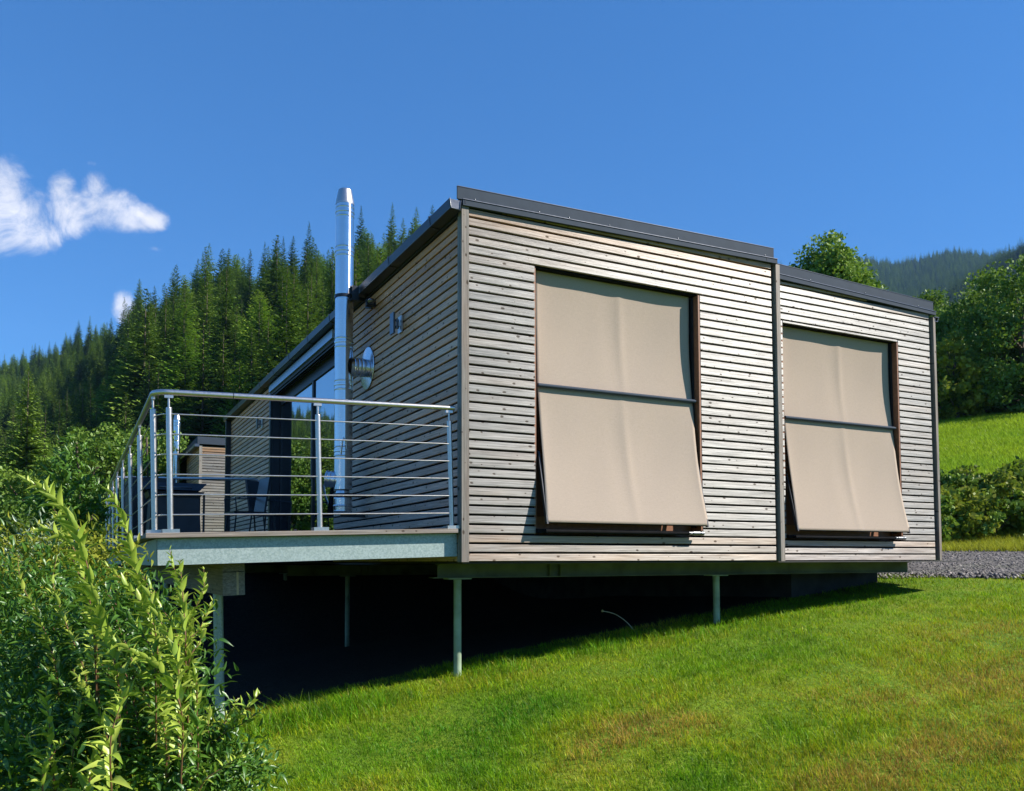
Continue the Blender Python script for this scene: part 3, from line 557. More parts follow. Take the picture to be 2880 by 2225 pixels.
# ------------------------------------------------------------------ window awnings
def awning(W, y, label):
    x0, x1, zt = W[0] + 0.055, W[1] - 0.055, W[3]
    a = thing('window_awning', label, 'awning', group='beige fabric awnings over the front windows')
    nu, nv = 60, 50
    def cloth(name, z_top, z_bot, y_top, y_bot, bow, flare, hem):
        vs = []
        for j in range(nv + 1):
            t = j / nv; z = z_top + (z_bot - z_top) * t
            for i in range(nu + 1):
                u = i / nu; ex = flare * (t ** 4) * (u - 0.5) * 2
                pin = 0.010 * math.sin(math.pi * t) * (1 - 2 * u) * abs(1 - 2 * u) ** 3
                s = math.sin(math.pi * min(1, t * 1.0))
                yy = y_top + (y_bot - y_top) * t + bow * s * (1 - 0.85 * (2 * u - 1) ** 4 * 0.4)
                yy += -0.007 * math.exp(-((u - 0.52 - 0.02 * t) / 0.022) ** 2) * (0.4 + 0.6 * s) + 0.004 * math.exp(-((u - 0.44 - 0.03 * t) / 0.05) ** 2) * s
                yy += 0.003 * math.sin(u * 9.2 + 1.1 + t * 1.3) * s + 0.003 * math.sin(u * 17 + t * 5) * s
                yy += -0.010 * (abs(2 * u - 1) ** 14) * s
                vs.append((x0 + (x1 - x0) * u + pin + ex, yy, z))
        fs = [(j * (nu + 1) + i, j * (nu + 1) + i + 1, (j + 1) * (nu + 1) + i + 1, (j + 1) * (nu + 1) + i) for j in range(nv) for i in range(nu)]
        m = MB().add(vs, fs, True); o = m.build(name, M['fabric'], a)
        so_ = o.modifiers.new('thick', 'SOLIDIFY'); so_.thickness = 0.0012
        return o
    zm = 1.575 if y < 0.1 else 1.622
    cloth('upper_cloth', zt + 0.06, zm, y + 0.098, y + 0.072, 0.034, 0.0, False)
    cloth('lower_cloth', zm - 0.006, 0.345, y + 0.066, y - 0.128, 0.042, 0.024, True)
    MB().lathe((x0 - 0.01, y + 0.036, zm), (1, 0, 0), [(0, 0.0), (0.0, 0.017), (x1 - x0 + 0.02, 0.017), (x1 - x0 + 0.02, 0)], 14).build('guide_roller', M['anthracite'], a)
    MB().lathe((x0 - 0.02, y - 0.118, 0.342), (1, 0, 0), [(0, 0.0), (0, 0.007), (x1 - x0 + 0.03, 0.007), (x1 - x0 + 0.03, 0)], 10).build('hem_bar', M['matte_black'], a)
    MB().lathe((x0 + 0.0, y - 0.070, 0.270), (1, 0, 0), [(0, 0.0), (0, 0.019), (x1 - x0 - 0.18, 0.019)], 16).build('drop_tube', M['matte_black'], a)
    MB().lathe((x1 - 0.185, y - 0.075, 0.270), (1, 0, 0), [(0, 0.021), (0.012, 0.021), (0.014, 0.016), (0.045, 0.016), (0.047, 0.0205), (0.18, 0.0205), (0.182, 0)], 20).build('tube_end', M['alu'], a)
    for xa in (x0 - 0.018, x1 + 0.004):
        MB().hexa([(xa, y + 0.03, 0.95), (xa + .014, y + 0.03, 0.95), (xa + .014, y + 0.06, 0.96), (xa, y + 0.06, 0.96)] and
                  [(xa, y - 0.135, 0.33), (xa + .014, y - 0.135, 0.33), (xa + .014, y - 0.100, 0.33), (xa, y - 0.100, 0.33), (xa, y + 0.02, 0.98), (xa + .014, y + 0.02, 0.98), (xa + .014, y + 0.055, 0.98), (xa, y + 0.055, 0.98)]).build('arm', M['dark_metal'], a)
    for xa in (W[0] + .004, W[1] - 0.040): MB().box(xa, xa + 0.036, y + 0.075, y + 0.13, 0.33, zt - .002).build('guide_rail', M['dark_metal'], a)
    return a
awning(W1, 0.0, 'large beige fabric awning over the left, bigger front window beside the terrace corner')
awning(W2, S2, 'beige fabric awning over the right front window, next to the gravel path')

# ------------------------------------------------------------------ terrace deck and its railing (both fall slightly outwards)
TILT = -0.0285
deck = thing('terrace_deck', 'raised timber terrace on galvanised steel beams at the left side of the cabin', 'terrace deck', (0, 0, 0.283), (0, TILT, 0))
o = MB().box(0, 2.413, 0, 0.137, 0, 0.037).build('front_plank', M['board'], deck, (-2.433, 0, -0.037)); o.color = (0.12, 0, 0, 1)
bv = o.modifiers.new('bevel', 'BEVEL'); bv.width = 0.003; bv.segments = 1
bm_ = MB().box(0, 2.40, 0, 0.137, 0, 0.026).mesh('deck_board', M['board'])
for i in range(74):
    o = link('deck_board', bm_, deck, None, (-2.42, 0.142 + i * 0.142, -0.027)); o.color = (random.choice([0, .05, .15]), 0, 0, 1)
def cbeam(x0, x1, y0, z0, z1):
    m = MB(); m.box(x0, x1, y0, y0 + 0.006, z0, z1); m.box(x0, x1, y0 + .006, y0 + 0.07, z0, z0 + 0.008); m.box(x0, x1, y0 + .006, y0 + 0.07, z1 - 0.008, z1); return m
cbeam(-2.35, -0.013, 0.068, -0.232, -0.040).build('steel_beam', M['galv'], deck)
m = MB(); m.box(-2.35, -2.344, 0.145, 10.6, -0.232, -0.040); m.box(-2.344, -2.28, 0.145, 10.6, -0.232, -0.224); m.build('steel_beam', M['galv'], deck)
for y in (2.7, 5.3, 8.0, 10.5): cbeam(-2.34, -0.02, y, -0.232, -0.04).build('steel_beam', M['galv'], deck)
for xb in (-1.79,):
    o = MB().box(0, 10.3, -0.082, 0.082, -0.245, 0).build('timber_beam', M['beam_wood'], deck, (xb, 0.30, -0.236), (0, 0, math.pi / 2)); o.color = (0.1, 0, 0, 1)
    e_ = MB().box(xb + .02, xb + .036, 0.2985, 0.302, -0.478, -0.30).build('end_crack', plain('fresh_split_wood', (.42, .30, .18), .8), deck); e2 = MB().box(xb - .078, xb + .078, 0.2985, 0.302, -0.302, -0.297).build('end_crack', M['membrane'], deck)
for x, y in ((-1.80, 1.05), (-1.80, 5.6), (-1.80, 9.8)):
    zb = gz(x, y) - 0.3 - 0.283 + 0.0285 * -x; MB().lathe((x, y, zb), (0, 0, 1), [(0, 0.041), (-0.482 - zb, 0.041)], 24).build('stilt', M['galv'], deck)

rail = thing('terrace_railing', 'stainless steel railing with thin horizontal rods round the raised terrace', 'railing', (0, 0, 0.283), (0, TILT, 0))
HR = 1.022
arc = [(-2.36 + 0.10 - 0.10 * math.sin(t), 0.06 + 0.10 - 0.10 * math.cos(t), HR) for t in np.linspace(0, math.pi / 2, 8)]
MB().tube([(-0.012, 0.06, HR)] + arc + [(-2.36, 10.55, HR)], 0.0212, 20).build('handrail', M['steel'], rail)
MB().lathe((-1.815, 0.06, HR), (1, 0, 0), [(0, 0.0218), (0.006, 0.0218)], 20).build('handrail_joint', M['dark_metal'], rail)
MB().tube([(-2.33, 7.0, HR)] + [(-0.40, 7.0, HR), (-0.34, 7.0, HR - 0.015), (-0.31, 7.0, HR - 0.06), (-0.33, 6.99, HR - .22), (-0.40, 6.98, HR - .40)], 0.0212, 16).build('cross_rail', M['steel'], rail)
pm = MB(); pm.lathe((0, 0, 0.02), (0, 0, 1), [(0, 0.0212), (HR - 0.135, 0.0212), (HR - 0.130, 0.0185), (HR - 0.130, 0.008), (HR - 0.04, 0.008)], 20)
post_me = pm.mesh('post', M['steel']); base_me = MB().box(-0.058, 0.058, -0.05, 0.05, 0.0, 0.026).mesh('base_plate', M['steel'])
sad_me = MB().box(-0.03, 0.03, -0.012, 0.012, HR - 0.042, HR - 0.022).mesh('saddle', M['steel'])
posts = [(-0.058, 0.06), (-1.175, 0.06), (-2.262, 0.06)] + [(-2.36, y) for y in (0.17, 1.61, 3.05, 4.49, 5.93, 7.37, 8.81, 10.25)]
for x, y in posts:
    po = link('post', post_me, rail, None, (x, y, 0)); link('base_plate', base_me, po, None, (0, 0, 0)); s_ = link('saddle', sad_me, po, None, (0, 0, 0))
    if y > 0.1: s_.rotation_euler = (0, 0, math.pi / 2)
for i in range(6):
    z = HR - 0.160 - 0.1462 * i
    MB().tube([(-0.062, 0.048, z), (-2.262, 0.048, z)], 0.0050, 8).build('rod', M['steel'], rail)
    MB().tube([(-2.262, 0.05, z), (-2.31, 0.075, z), (-2.352, 0.17, z)], 0.0050, 8).build('rod', M['steel'], rail)
    MB().tube([(-2.350, 0.17, z), (-2.350, 10.25, z)], 0.0045, 8).build('rod', M['steel'], rail)

# ------------------------------------------------------------------ chimney flues
def flue(x, y, z0, zt, label, full=True, axis_y=None):
    f = thing('flue_pipe', label, 'chimney pipe', (x, y, 0), group='polished steel flue pipes')
    R = 0.100
    joints = [z for z in (3.905, 3.46, 2.91, 2.43, 1.955, 1.22) if z < zt - 0.15] if full else [zt - 0.3, zt - 0.75, zt - 1.7]
    prof = [(z0, R)]
    for z in sorted(joints):
        if abs(z - 2.91) < 0.01: prof += [(z - 0.004, R), (z, R + 0.002), (z + 0.004, R)]; continue
        prof += [(z - 0.06, R), (z - 0.055, R + 0.004), (z - 0.045, R + 0.004), (z - 0.04, R), (z - 0.012, R), (z - 0.008, R + 0.006), (z + 0.016, R + 0.006), (z + 0.02, R), (z + 0.04, R), (z + 0.044, R + 0.004), (z + 0.052, R + 0.004), (z + 0.056, R)]
    prof += [(zt - 0.17, R)]
    MB().lathe((0, 0, 0), (0, 0, 1), prof, 40).build('pipe', M['chrome'], f)
    MB().lathe((0, 0, 0), (0, 0, 1), [(zt - 0.171, R + .003), (zt - 0.155, R + .003), (zt - 0.004, R * 0.74), (zt, R * 0.72), (zt, R * 0.68), (zt - 0.1, R * 0.66), (zt - .1, 0)], 40).build('cowl', M['steel'], f)
    return f
FX, FY = -0.262, 2.62
fl = flue(FX, FY, 0.80, 4.165, 'tall polished stainless steel flue pipe rising past the eaves from the terrace')
# wall elbow with its rosette
TZ = 2.165
MB().lathe((0, -0.05, TZ), (1, 0, 0), [(0.05, 0.098), (0.09, 0.100), (0.095, 0.108), (0.11, 0.108), (0.115, 0.1), (0.135, 0.1), (0.14, 0.106), (0.15, 0.106), (0.155, 0.1), (0.175, 0.1), (0.18, 0.106), (0.19, 0.106), (0.195, 0.1), (0.262, 0.1)], 36).build('wall_tee', M['chrome'], fl)
MB().lathe((0.262, -0.05, TZ), (-1, 0, 0), [(0.0, 0.1), (0.003, 0.235), (0.008, 0.240), (0.014, 0.234), (0.030, 0.13), (0.034, 0.1)], 48).build('rosette', M['chrome'], fl)
MB().lathe((0, 0, 0.90), (-0.86, 0.5, 0.12), [(0.0, 0.088), (0.07, 0.088), (0.075, 0.094), (0.085, 0.094), (0.09, 0.088), (0.12, 0.088), (0.125, 0.094), (0.135, 0.094), (0.14, 0.088), (0.165, 0.088), (0.17, 0.094), (0.185, 0.094), (0.19, 0.0)], 32).build('lower_tee', M['chrome'], fl)
MB().lathe((0, 0, 0.55), (0, 0, 1), [(0, 0.0), (0, 0.098), (0.012, 0.104), (0.02, 0.100), (0.06, 0.102), (0.065, 0.108), (0.075, 0.108), (0.08, 0.1), (0.15, 0.1), (0.19, 0.085), (0.25, 0.070), (0.27, 0.099)], 36).build('base_trap', M['chrome'], fl)
MB().tube([(-0.05, -0.09, 1.18), (-0.045, -0.112, 1.30), (-0.03, -0.115, 1.36), (0.0, -0.112, 1.33), (0.005, -0.112, 1.24)], 0.008, 8).build('drain_hose', M['steel'], fl)
for zb in (2.93, 0.72): MB().lathe((0, 0, zb), (0, 0, 1), [(0, 0.108), (0.035, 0.108)], 30).build('clamp', M['dark_metal'], fl); MB().box(0.02, 0.26, -0.02, 0.0, zb, zb + .035).build('bracket', M['dark_metal'], fl)
MB().box(0.055, 0.13, -0.12, -0.04, 2.90, 3.06).build('bracket', M['dark_metal'], fl)
MB().box(-0.02, 0.26, 0.02, 0.05, 0.50, 0.53).build('bracket', M['dark_metal'], fl)

# ------------------------------------------------------------------ lamps, sensor, terrace things
def wall_lamp(y, z, label):
    a = thing('wall_lamp', label, 'wall lamp', (0, y, z), group='square steel wall lamps on the terrace wall')
    MB().box(-0.105, -0.085, -0.055, 0.055, -0.105, 0.105).build('cover_plate', M['alu'], a); MB().box(-0.085, -0.02, -0.018, 0.018, -0.02, 0.02).build('stem', M['steel'], a)
    MB().box(-0.020, -0.004, -0.055, 0.055, -0.085, 0.085).build('back_plate', M['steel'], a); MB().lathe((-0.05, 0, -0.045), (0, 0, 1), [(0, 0), (0, .022), (.09, .022), (.09, 0)], 14).build('bulb', M['alu'], a)
    return a
wall_lamp(1.48, 2.385, 'square steel wall lamp on the near slatted wall, right of the tall flue pipe'); wall_lamp(8.55, 2.43, 'small steel wall lamp on the far slatted wall beyond the glass door')
a = thing('motion_sensor', 'small dark motion sensor on a bracket under the eaves beside the flue pipe', 'motion sensor', (0, 2.2, 2.80))
MB().tube([(-0.0, 0.25, 0.03), (-0.08, 0.2, 0.0), (-0.06, 0.06, -0.04)], 0.014, 8).build('arm', M['dark_metal'], a); MB().lathe((-0.09, -0.02, -0.015), (0, 0, 1), [(0, 0.0), (0.005, 0.03), (0.025, 0.042), (0.03, 0.042), (0.045, 0.03), (0.05, 0)], 18).build('head', M['alu'], a)
MB().box(-0.10, -0.0, 0.10, 0.16, 0.0, 0.07).build('bracket', M['dark_metal'], a)
zd = lambda x: 0.283 + 0.0285 * x
gx, gy = -1.86, 3.75
a = thing('barbecue_grill', 'black covered barbecue cart standing at the front left of the terrace', 'barbecue', (gx, gy, zd(gx)))
MB().hexa([(-0.30, -0.24, 0.03), (0.24, -0.24, 0.03), (0.24, 0.24, 0.03), (-0.30, 0.24, 0.03), (-0.28, -0.24, 0.50), (0.215, -0.24, 0.50), (0.215, 0.24, 0.50), (-0.28, 0.24, 0.50)]).build('cabinet', M['black_plastic'], a)
MB().hexa([(-0.30, -0.26, 0.50), (0.22, -0.26, 0.50), (0.22, 0.26, 0.50), (-0.30, 0.26, 0.50), (-0.32, -0.28, 0.56), (0.27, -0.28, 0.56), (0.27, 0.28, 0.56), (-0.32, 0.28, 0.56)]).build('tray', M['black_plastic'], a)
MB().hexa([(-0.36, -0.27, 0.575), (0.22, -0.27, 0.575), (0.22, 0.27, 0.575), (-0.36, 0.27, 0.575), (-0.38, -0.2, 0.66), (0.30, -0.2, 0.66), (0.30, 0.22, 0.66), (-0.38, 0.22, 0.66)]).build('lid', M['black_plastic'], a)
MB().tube([(-0.2, -0.28, 0.60), (-0.2, -0.32, 0.60), (0.12, -0.32, 0.60), (0.12, -0.28, 0.60)], 0.009, 8).build('handle', M['alu'], a)
MB().tube([(0.27, -0.2, 0.0), (0.27, -0.2, 0.54)], 0.012, 8).build('leg', M['dark_metal'], a); MB().tube([(0.27, 0.2, 0.0), (0.27, 0.2, 0.54)], 0.012, 8).build('leg', M['dark_metal'], a)
MB().lathe((-0.33, -0.2, 0.05), (1, 0, 0), [(0, 0), (0, .05), (.03, .05), (.03, 0)], 16).build('wheel', M['dark_metal'], a)
a = thing('barbecue_cover', 'long black covered box along the terrace railing behind the barbecue', 'covered box', (-2.12, 5.4, zd(-2.1)))
MB().box(-0.19, 0.3, -0.9, 0.9, 0.02, 0.74).build('box', M['black_plastic'], a); MB().box(-0.20, 0.32, -0.93, 0.93, 0.74, 0.80).build('lid', M['black_plastic'], a)
def chair(x, y, rz, label):
    a = thing('garden_chair', label, 'chair', (x, y, zd(x)), (0, 0, rz))
    dm = M['dark_metal']
    MB().box(-0.23, 0.23, -0.23, 0.22, 0.42, 0.45).build('seat', dm, a)
    MB().hexa([(0.19, -0.22, 0.45), (0.215, -0.22, 0.45), (0.215, 0.22, 0.45), (0.19, 0.22, 0.45), (0.27, -0.2, 0.95), (0.30, -0.2, 0.95), (0.30, 0.2, 0.95), (0.27, 0.2, 0.95)]).build('backrest', dm, a)
    for sx, sy in ((-1, -1), (-1, 1), (1, -1), (1, 1)): MB().tube([(0.19 * sx, 0.19 * sy, 0.42), (0.23 * sx, 0.21 * sy, 0.0)], 0.011, 8).build('leg', dm, a)
    for sy in (-1, 1): MB().tube([(-0.2, 0.24 * sy, 0.43), (-0.22, 0.24 * sy, 0.64), (0.22, 0.24 * sy, 0.67)], 0.011, 8).build('armrest', dm, a)
    return a
chair(-0.74, 5.85, 0.15, 'dark metal garden chair with armrests in front of the glass door')
chair(-0.30, 6.35, 2.4, 'second dark garden chair, half hidden behind the first one by the glass door')
px_, py_ = -0.02 - 0.0, 12.4
a = thing('garden_lantern', 'slender pale garden light spike standing at the terrace glass door', 'garden light', (-0.62, 3.3, zd(-0.6)))
MB().tube([(0, 0, 0), (0, 0, 0.10)], 0.003, 6).build('spike', M['steel'], a); MB().lathe((0, 0, 0.10), (0, 0, 1), [(0, 0), (0.0, .014), (.012, .018), (.015, 0)], 12).build('cap', M['steel'], a)

# ------------------------------------------------------------------ the neighbouring cabin
NY = 18.6; NX = 0.19
nb = thing('neighbouring_cabin', 'second, more distant timber cabin of the same kind seen through the terrace railing', 'cabin', (NX, NY, 0))
MB().hexa([(0.03, 0.03, -0.2), (6.5, 0.03, -0.2), (6.5, 8, -0.2), (0.03, 8, -0.2), (0.03, 0.03, 3.28), (6.5, 0.03, 3.35), (6.5, 8, 3.35), (0.03, 8, 3.28)]).build('wall', M['membrane'], nb)
for k in range(-2, 41):
    w_ = 0.95 if k >= 39 else 0.6 if k == 38 else 0.05
    o = slat(nb, 0.07, 0, Zs(k), 2.6, warm=w_); o = slat(nb, 0, 3.0, Zs(k), 2.93, side=True, warm=min(1, w_ + 0.3))
for x in (-0.004,): 
    o = MB().box(0, 3.5, 0, 0.045, 0, 0.08).build('corner_board', M['board'], nb, (0.075, -0.02, -0.2), (0, -math.pi / 2, 0)); o.color = (0, 0, 0, 1)
MB().box(-0.06, 6.6, -0.06, 8, 3.33, 3.535).build('roof', M['anthracite'], nb)
MB().box(-0.13, -0.01, -0.06, 8, 3.25, 3.33).build('gutter', M['alu'], nb)
f2 = flue(-0.16, 21.15, 1.2, 4.53, 'small distant steel flue pipe of the neighbouring cabin', False)
# ------------------------------------------------------------------ trees
def tri_batch(P0, P1, P2):
    n = len(P0); V = np.empty((n * 3, 3)); V[0::3] = P0; V[1::3] = P1; V[2::3] = P2
    return V, np.arange(n * 3).reshape(n, 3)
def conifer(H, R, seed, whorls=44, per=8, droop=0.35, sprays=9, z0=0.10, thick=1.0, shape=0.85, nmin=3):
    r = np.random.default_rng(seed); A, B, C = [], [], []
    for i in range(whorls):
        t = i / (whorls - 1); z = H * (z0 + (1 - z0) * t)
        Lm = R * (1 - t) ** shape * (0.55 + 0.45 * min(1, t * 7)) + 0.12
        nb_ = max(3, int(per * (1 - 0.5 * t)))
        for j in range(nb_):
            a = r.uniform(0, 6.283); l = Lm * r.uniform(0.6, 1.12); zz = z + r.uniform(-.5, .5) * H / whorls
            d = np.array([math.cos(a), math.sin(a), 0]); sd_ = np.array([-d[1], d[0], 0])
            up = r.uniform(-0.05, 0.25) + 0.5 * t; dr = droop * (1 - t) * l * r.uniform(.7, 1.3)
            ns = max(nmin, int(sprays * l / R) + nmin - 1)
            for k in range(ns):
                s = (k + r.uniform(0.2, 1)) / ns; p = np.array([0, 0, zz]) + d * l * s + np.array([0, 0, up * l * s - dr * s * s])
                for sg in (-1, 1):
                    w = (0.16 + 0.22 * l * (1 - s * 0.75)) * thick * r.uniform(.7, 1.3) * (1 - .62 * t)
                    e = p + sd_ * sg * w + d * w * 0.75 + np.array([0, 0, -w * r.uniform(0.05, 0.75)])
                    q = p + d * w * 0.75 * thick + np.array([0, 0, -w * r.uniform(0.0, 0.25)])
                    A.append(p - d * .05); B.append(e); C.append(q)
    A, B, C = map(np.array, (A, B, C)); return tri_batch(A, B, C)
def trunk_mesh(H, r0):
    m = MB(); m.tube([(0, 0, -1.0), (0.03, 0, H * .3), (0, 0.04, H * .7), (0, 0, H * .99)], [r0 * 1.1, r0 * .8, r0 * .35, 0.015], 7); return m.mesh('trunk', M['bark'])
protos = []
for i, (H, R, dr, per, mat, shape) in enumerate([(20, 4.4, .42, 10, 'spruce', .9), (22, 4.7, .5, 10, 'spruce', .85), (17, 4.3, .35, 9, 'spruce', .95), (21, 4.0, .45, 9, 'spruce', .8), (18, 4.6, .12, 10, 'larch', .62), (16, 4.4, .18, 10, 'larch', .7), (23, 4.2, .5, 9, 'spruce', 1.0)]):
    V, Fc = conifer(H, R, 100 + i, whorls=56, per=per + 5, droop=dr, sprays=14, z0=0.06 if mat == 'spruce' else 0.1, shape=shape, thick=1.3)
    protos.append((np_mesh('crown', V, Fc, M[mat]), trunk_mesh(H, 0.22), mat, V, Fc))
low = []
for i in range(5):
    V, Fc = conifer(21, 3.7, 300 + i, whorls=26, per=9, droop=.4, sprays=4, z0=.06, thick=2.0, nmin=2); low.append(np_mesh('crown', V, Fc, M['far_forest']))
def polar(px, d): 
    q = (px - 1440) / F_PX; return CAM.x + d * (Fh.x + Rh.x * q), CAM.y + d * (Fh.y + Rh.y * q)
# sites on the left hillside
sites = []; r_ = np.random.default_rng(11)
cand = []
for _ in range(14000):
    px = r_.uniform(-1250, 1750); u = r_.random(); d = math.sqrt(40 ** 2 + u * (440 ** 2 - 40 ** 2)) if px < 450 else math.sqrt(40 ** 2 + u * (240 ** 2 - 40 ** 2))
    Rm = float(np.interp(px, SKX, SKR))
    if d > Rm + 12: continue
    if 1180 < px < 1750 and d < 150 or px > 330 and d < 66: continue
    cand.append((d, px))
cell = {}
for d, px in cand:
    x, y = polar(px, d); sp = 3.0 + d * 0.007; k = (int(x // sp), int(y // sp))
    if k in cell or x > -1 and y < 32 and d < 40: continue
    if px < -150 and r_.random() < 0.45: continue
    cell[k] = 1; sites.append((d, px, x, y))
sites.sort()
vis = [s for s in sites if -60 < s[1] < 1320]
ind = set(id(s) for s in vis[:296])
lab = {'spruce': 'dark green spruce in the dense conifer wood on the hillside behind the terrace', 'larch': 'light green feathery larch among the dark spruces on the hillside behind the terrace'}
first = {}
stuff = []
skyline_special = []
for s in sites:
    d, px, x, y = s; z = gz(x, y)
    pl = 0.30 if d < 110 else 0.2 + 0.18 * (500 < px < 1000)
    isl = r_.random() < pl; cands = [4, 5] if isl else [0, 1, 2, 3, 6]; pi_ = int(r_.choice(cands))
    sc_ = float(r_.choice([r_.uniform(.55, .8), r_.uniform(.72, .95), r_.uniform(.9, 1.18)])) * (0.62 if d < 55 else 0.8 if d < 75 else 1.0); rz = float(r_.uniform(0, 6.28))
    if px < 330: sc_ = min(sc_, 0.95) * (0.68 if d < 160 else 0.85)
    if id(s) in ind:
        cm, tm, mt, _, _ = protos[pi_]
        t = thing('larch_tree' if isl else 'spruce_tree', lab[mt], 'conifer', (x, y, z - 0.4), (0, 0, rz), 'conifers on the hillside'); t.scale = (sc_ * float(r_.uniform(.85, 1.15)),) * 2 + (sc_,)
        link('crown', cm, t); link('trunk', tm, t)
    else: stuff.append((x, y, z - 0.4, sc_, rz, isl, d))
def scatter_trees(name, trees, meshes):
    """the rest of the wood: one object that sets a tree on each of its points"""
    me = bpy.data.meshes.new(name); me.from_pydata([t[:3] for t in trees], [], []); me.update()
    me.attributes.new('tree_scale', 'FLOAT', 'POINT').data.foreach_set('value', [t[3] for t in trees])
    me.attributes.new('tree_turn', 'FLOAT', 'POINT').data.foreach_set('value', [t[4] for t in trees])
    me.attributes.new('tree_kind', 'INT', 'POINT').data.foreach_set('value', [int(t[5]) for t in trees])
    cl = bpy.data.collections.new(name + '_kinds')
    for i, q in enumerate(meshes): cl.objects.link(bpy.data.objects.new('%s_kind_%d' % (name, i), q))
    ob = link(name, me); tag(ob, kind='stuff')
    ng = bpy.data.node_groups.new(name, 'GeometryNodeTree'); ng.interface.new_socket('Geometry', in_out='INPUT', socket_type='NodeSocketGeometry'); ng.interface.new_socket('Geometry', in_out='OUTPUT', socket_type='NodeSocketGeometry')
    gi = ng.nodes.new('NodeGroupInput'); go = ng.nodes.new('NodeGroupOutput'); ip = ng.nodes.new('GeometryNodeInstanceOnPoints'); mp = ng.nodes.new('GeometryNodeMeshToPoints')
    ci = ng.nodes.new('GeometryNodeCollectionInfo'); ci.inputs['Collection'].default_value = cl; ci.inputs['Separate Children'].default_value = True; ci.inputs['Reset Children'].default_value = True
    def named(nm, ty):
        a = ng.nodes.new('GeometryNodeInputNamedAttribute'); a.data_type = ty; a.inputs['Name'].default_value = nm; return a.outputs['Attribute']
    cx = ng.nodes.new('ShaderNodeCombineXYZ'); lk = ng.links.new
    lk(named('tree_turn', 'FLOAT'), cx.inputs[2]); lk(gi.outputs[0], mp.inputs['Mesh']); lk(mp.outputs[0], ip.inputs['Points']); lk(ci.outputs[0], ip.inputs['Instance']); ip.inputs['Pick Instance'].default_value = True
    lk(named('tree_kind', 'INT'), ip.inputs['Instance Index']); lk(cx.outputs[0], ip.inputs['Rotation']); lk(named('tree_scale', 'FLOAT'), ip.inputs['Scale']); lk(ip.outputs[0], go.inputs[0])
    md = ob.modifiers.new('scatter', 'NODES'); md.node_group = ng; return ob
scatter_trees('conifer_forest', [(x, y, z, sc_, rz, int(r_.choice([4, 5])) if isl else int(r_.choice([0, 1, 2, 3, 6]))) for x, y, z, sc_, rz, isl, d in stuff], [p[0] for p in protos])
# the far wooded ridges at the right
far_ = []; cell = {}
for _ in range(24000):
    px = r_.uniform(1500, 3700) if r_.random() < .45 else r_.uniform(2050, 3000)
    if r_.random() < 0.38 and px > 2560: d = r_.uniform(430, 930)
    else: d = r_.uniform(900, 1640)
    x, y = polar(px, d); sp = 7.5; k = (int(x // sp), int(y // sp))
    if k in cell: continue
    cell[k] = 1; far_.append((x, y, gz(x, y) - 0.5, float(r_.uniform(.75, 1.2)), float(r_.uniform(0, 6.28)), r_.random() < .12, d))
scatter_trees('far_ridge_forest', [(x, y, z, sc_ * .95, rz, int(r_.integers(0, 5))) for x, y, z, sc_, rz, isl, d in far_], low)

def broadleaf(name, label, x, y, H, R, n_cl, per, leaf, seed, mat='maple', group=None, cat='tree', zc=0.62, squash=1.0, lobes=None, scale_xy=1.0):
    r = np.random.default_rng(seed); z0 = gz(x, y)
    t = thing(name, label, cat, (x, y, z0), group=group)
    m = MB(); tips = []
    m.tube([(0, 0, -0.4), (0.05 * R, 0, H * .25), (0, 0.05 * R, H * .5), (0, 0, H * .8)], [R * .09, R * .07, R * .045, R * .015], 8)
    for i in range(n_cl):                                  # clump centres: most near the crown's rim
        u = r.normal(size=3); u /= np.linalg.norm(u); rr = r.uniform(0.45, 1.0) ** 0.6
        bump = 1 + 0.22 * math.sin(3 * math.atan2(u[1], u[0]) + seed) + 0.15 * math.sin(5 * u[2] + seed)
        c = np.array([u[0] * R * rr * bump, u[1] * R * rr * bump, H * zc + u[2] * H * (1 - zc) * rr * bump * (1.0 if u[2] > 0 else 1.25) * squash]); tips.append(c)
    for c in tips[::3]:
        b0 = np.array([0, 0, min(H * .75, max(H * .12, c[2] - R * .6))]); mid = (b0 + c) / 2 + np.array([0, 0, -.08 * R])
        m.tube([b0, mid, c], [R * .03, R * .018, 0.006], 5)
    link('trunk', m.mesh('trunk', M['bark']), t)
    Cn = np.repeat(np.array(tips), per, 0); n = len(Cn)
    cs_ = np.repeat(r.uniform(.55, 1.25, len(tips)), per)[:, None]
    Pn = Cn + np.clip(r.normal(size=(n, 3)), -1.7, 1.7) * np.array([.13, .13, .10]) * R * cs_
    a = r.normal(size=(n, 3)); a /= np.linalg.norm(a, axis=1)[:, None]; b_ = r.normal(size=(n, 3)); b_ -= a * (a * b_).sum(1)[:, None]; b_ /= np.linalg.norm(b_, axis=1)[:, None]
    s = leaf * r.uniform(.6, 1.3, n)[:, None]
    V = np.empty((n, 4, 3)); V[:, 0] = Pn - a * s * .5; V[:, 1] = Pn + b_ * s * .38; V[:, 2] = Pn + a * s * .6; V[:, 3] = Pn - b_ * s * .38
    Fq_ = np.arange(n * 4).reshape(n, 4)
    link('crown', np_mesh('crown', V.reshape(-1, 3), Fq_, M[mat]), t); return t
def place(px, d): return polar(px, d)
x, y = place(2352, 33); broadleaf('leafy_tree', 'round leafy tree standing alone behind the cabin roof', x, y, 12.3 - gz(x, y) - 0.2, 2.05, 330, 190, 0.14, 8, zc=.72)
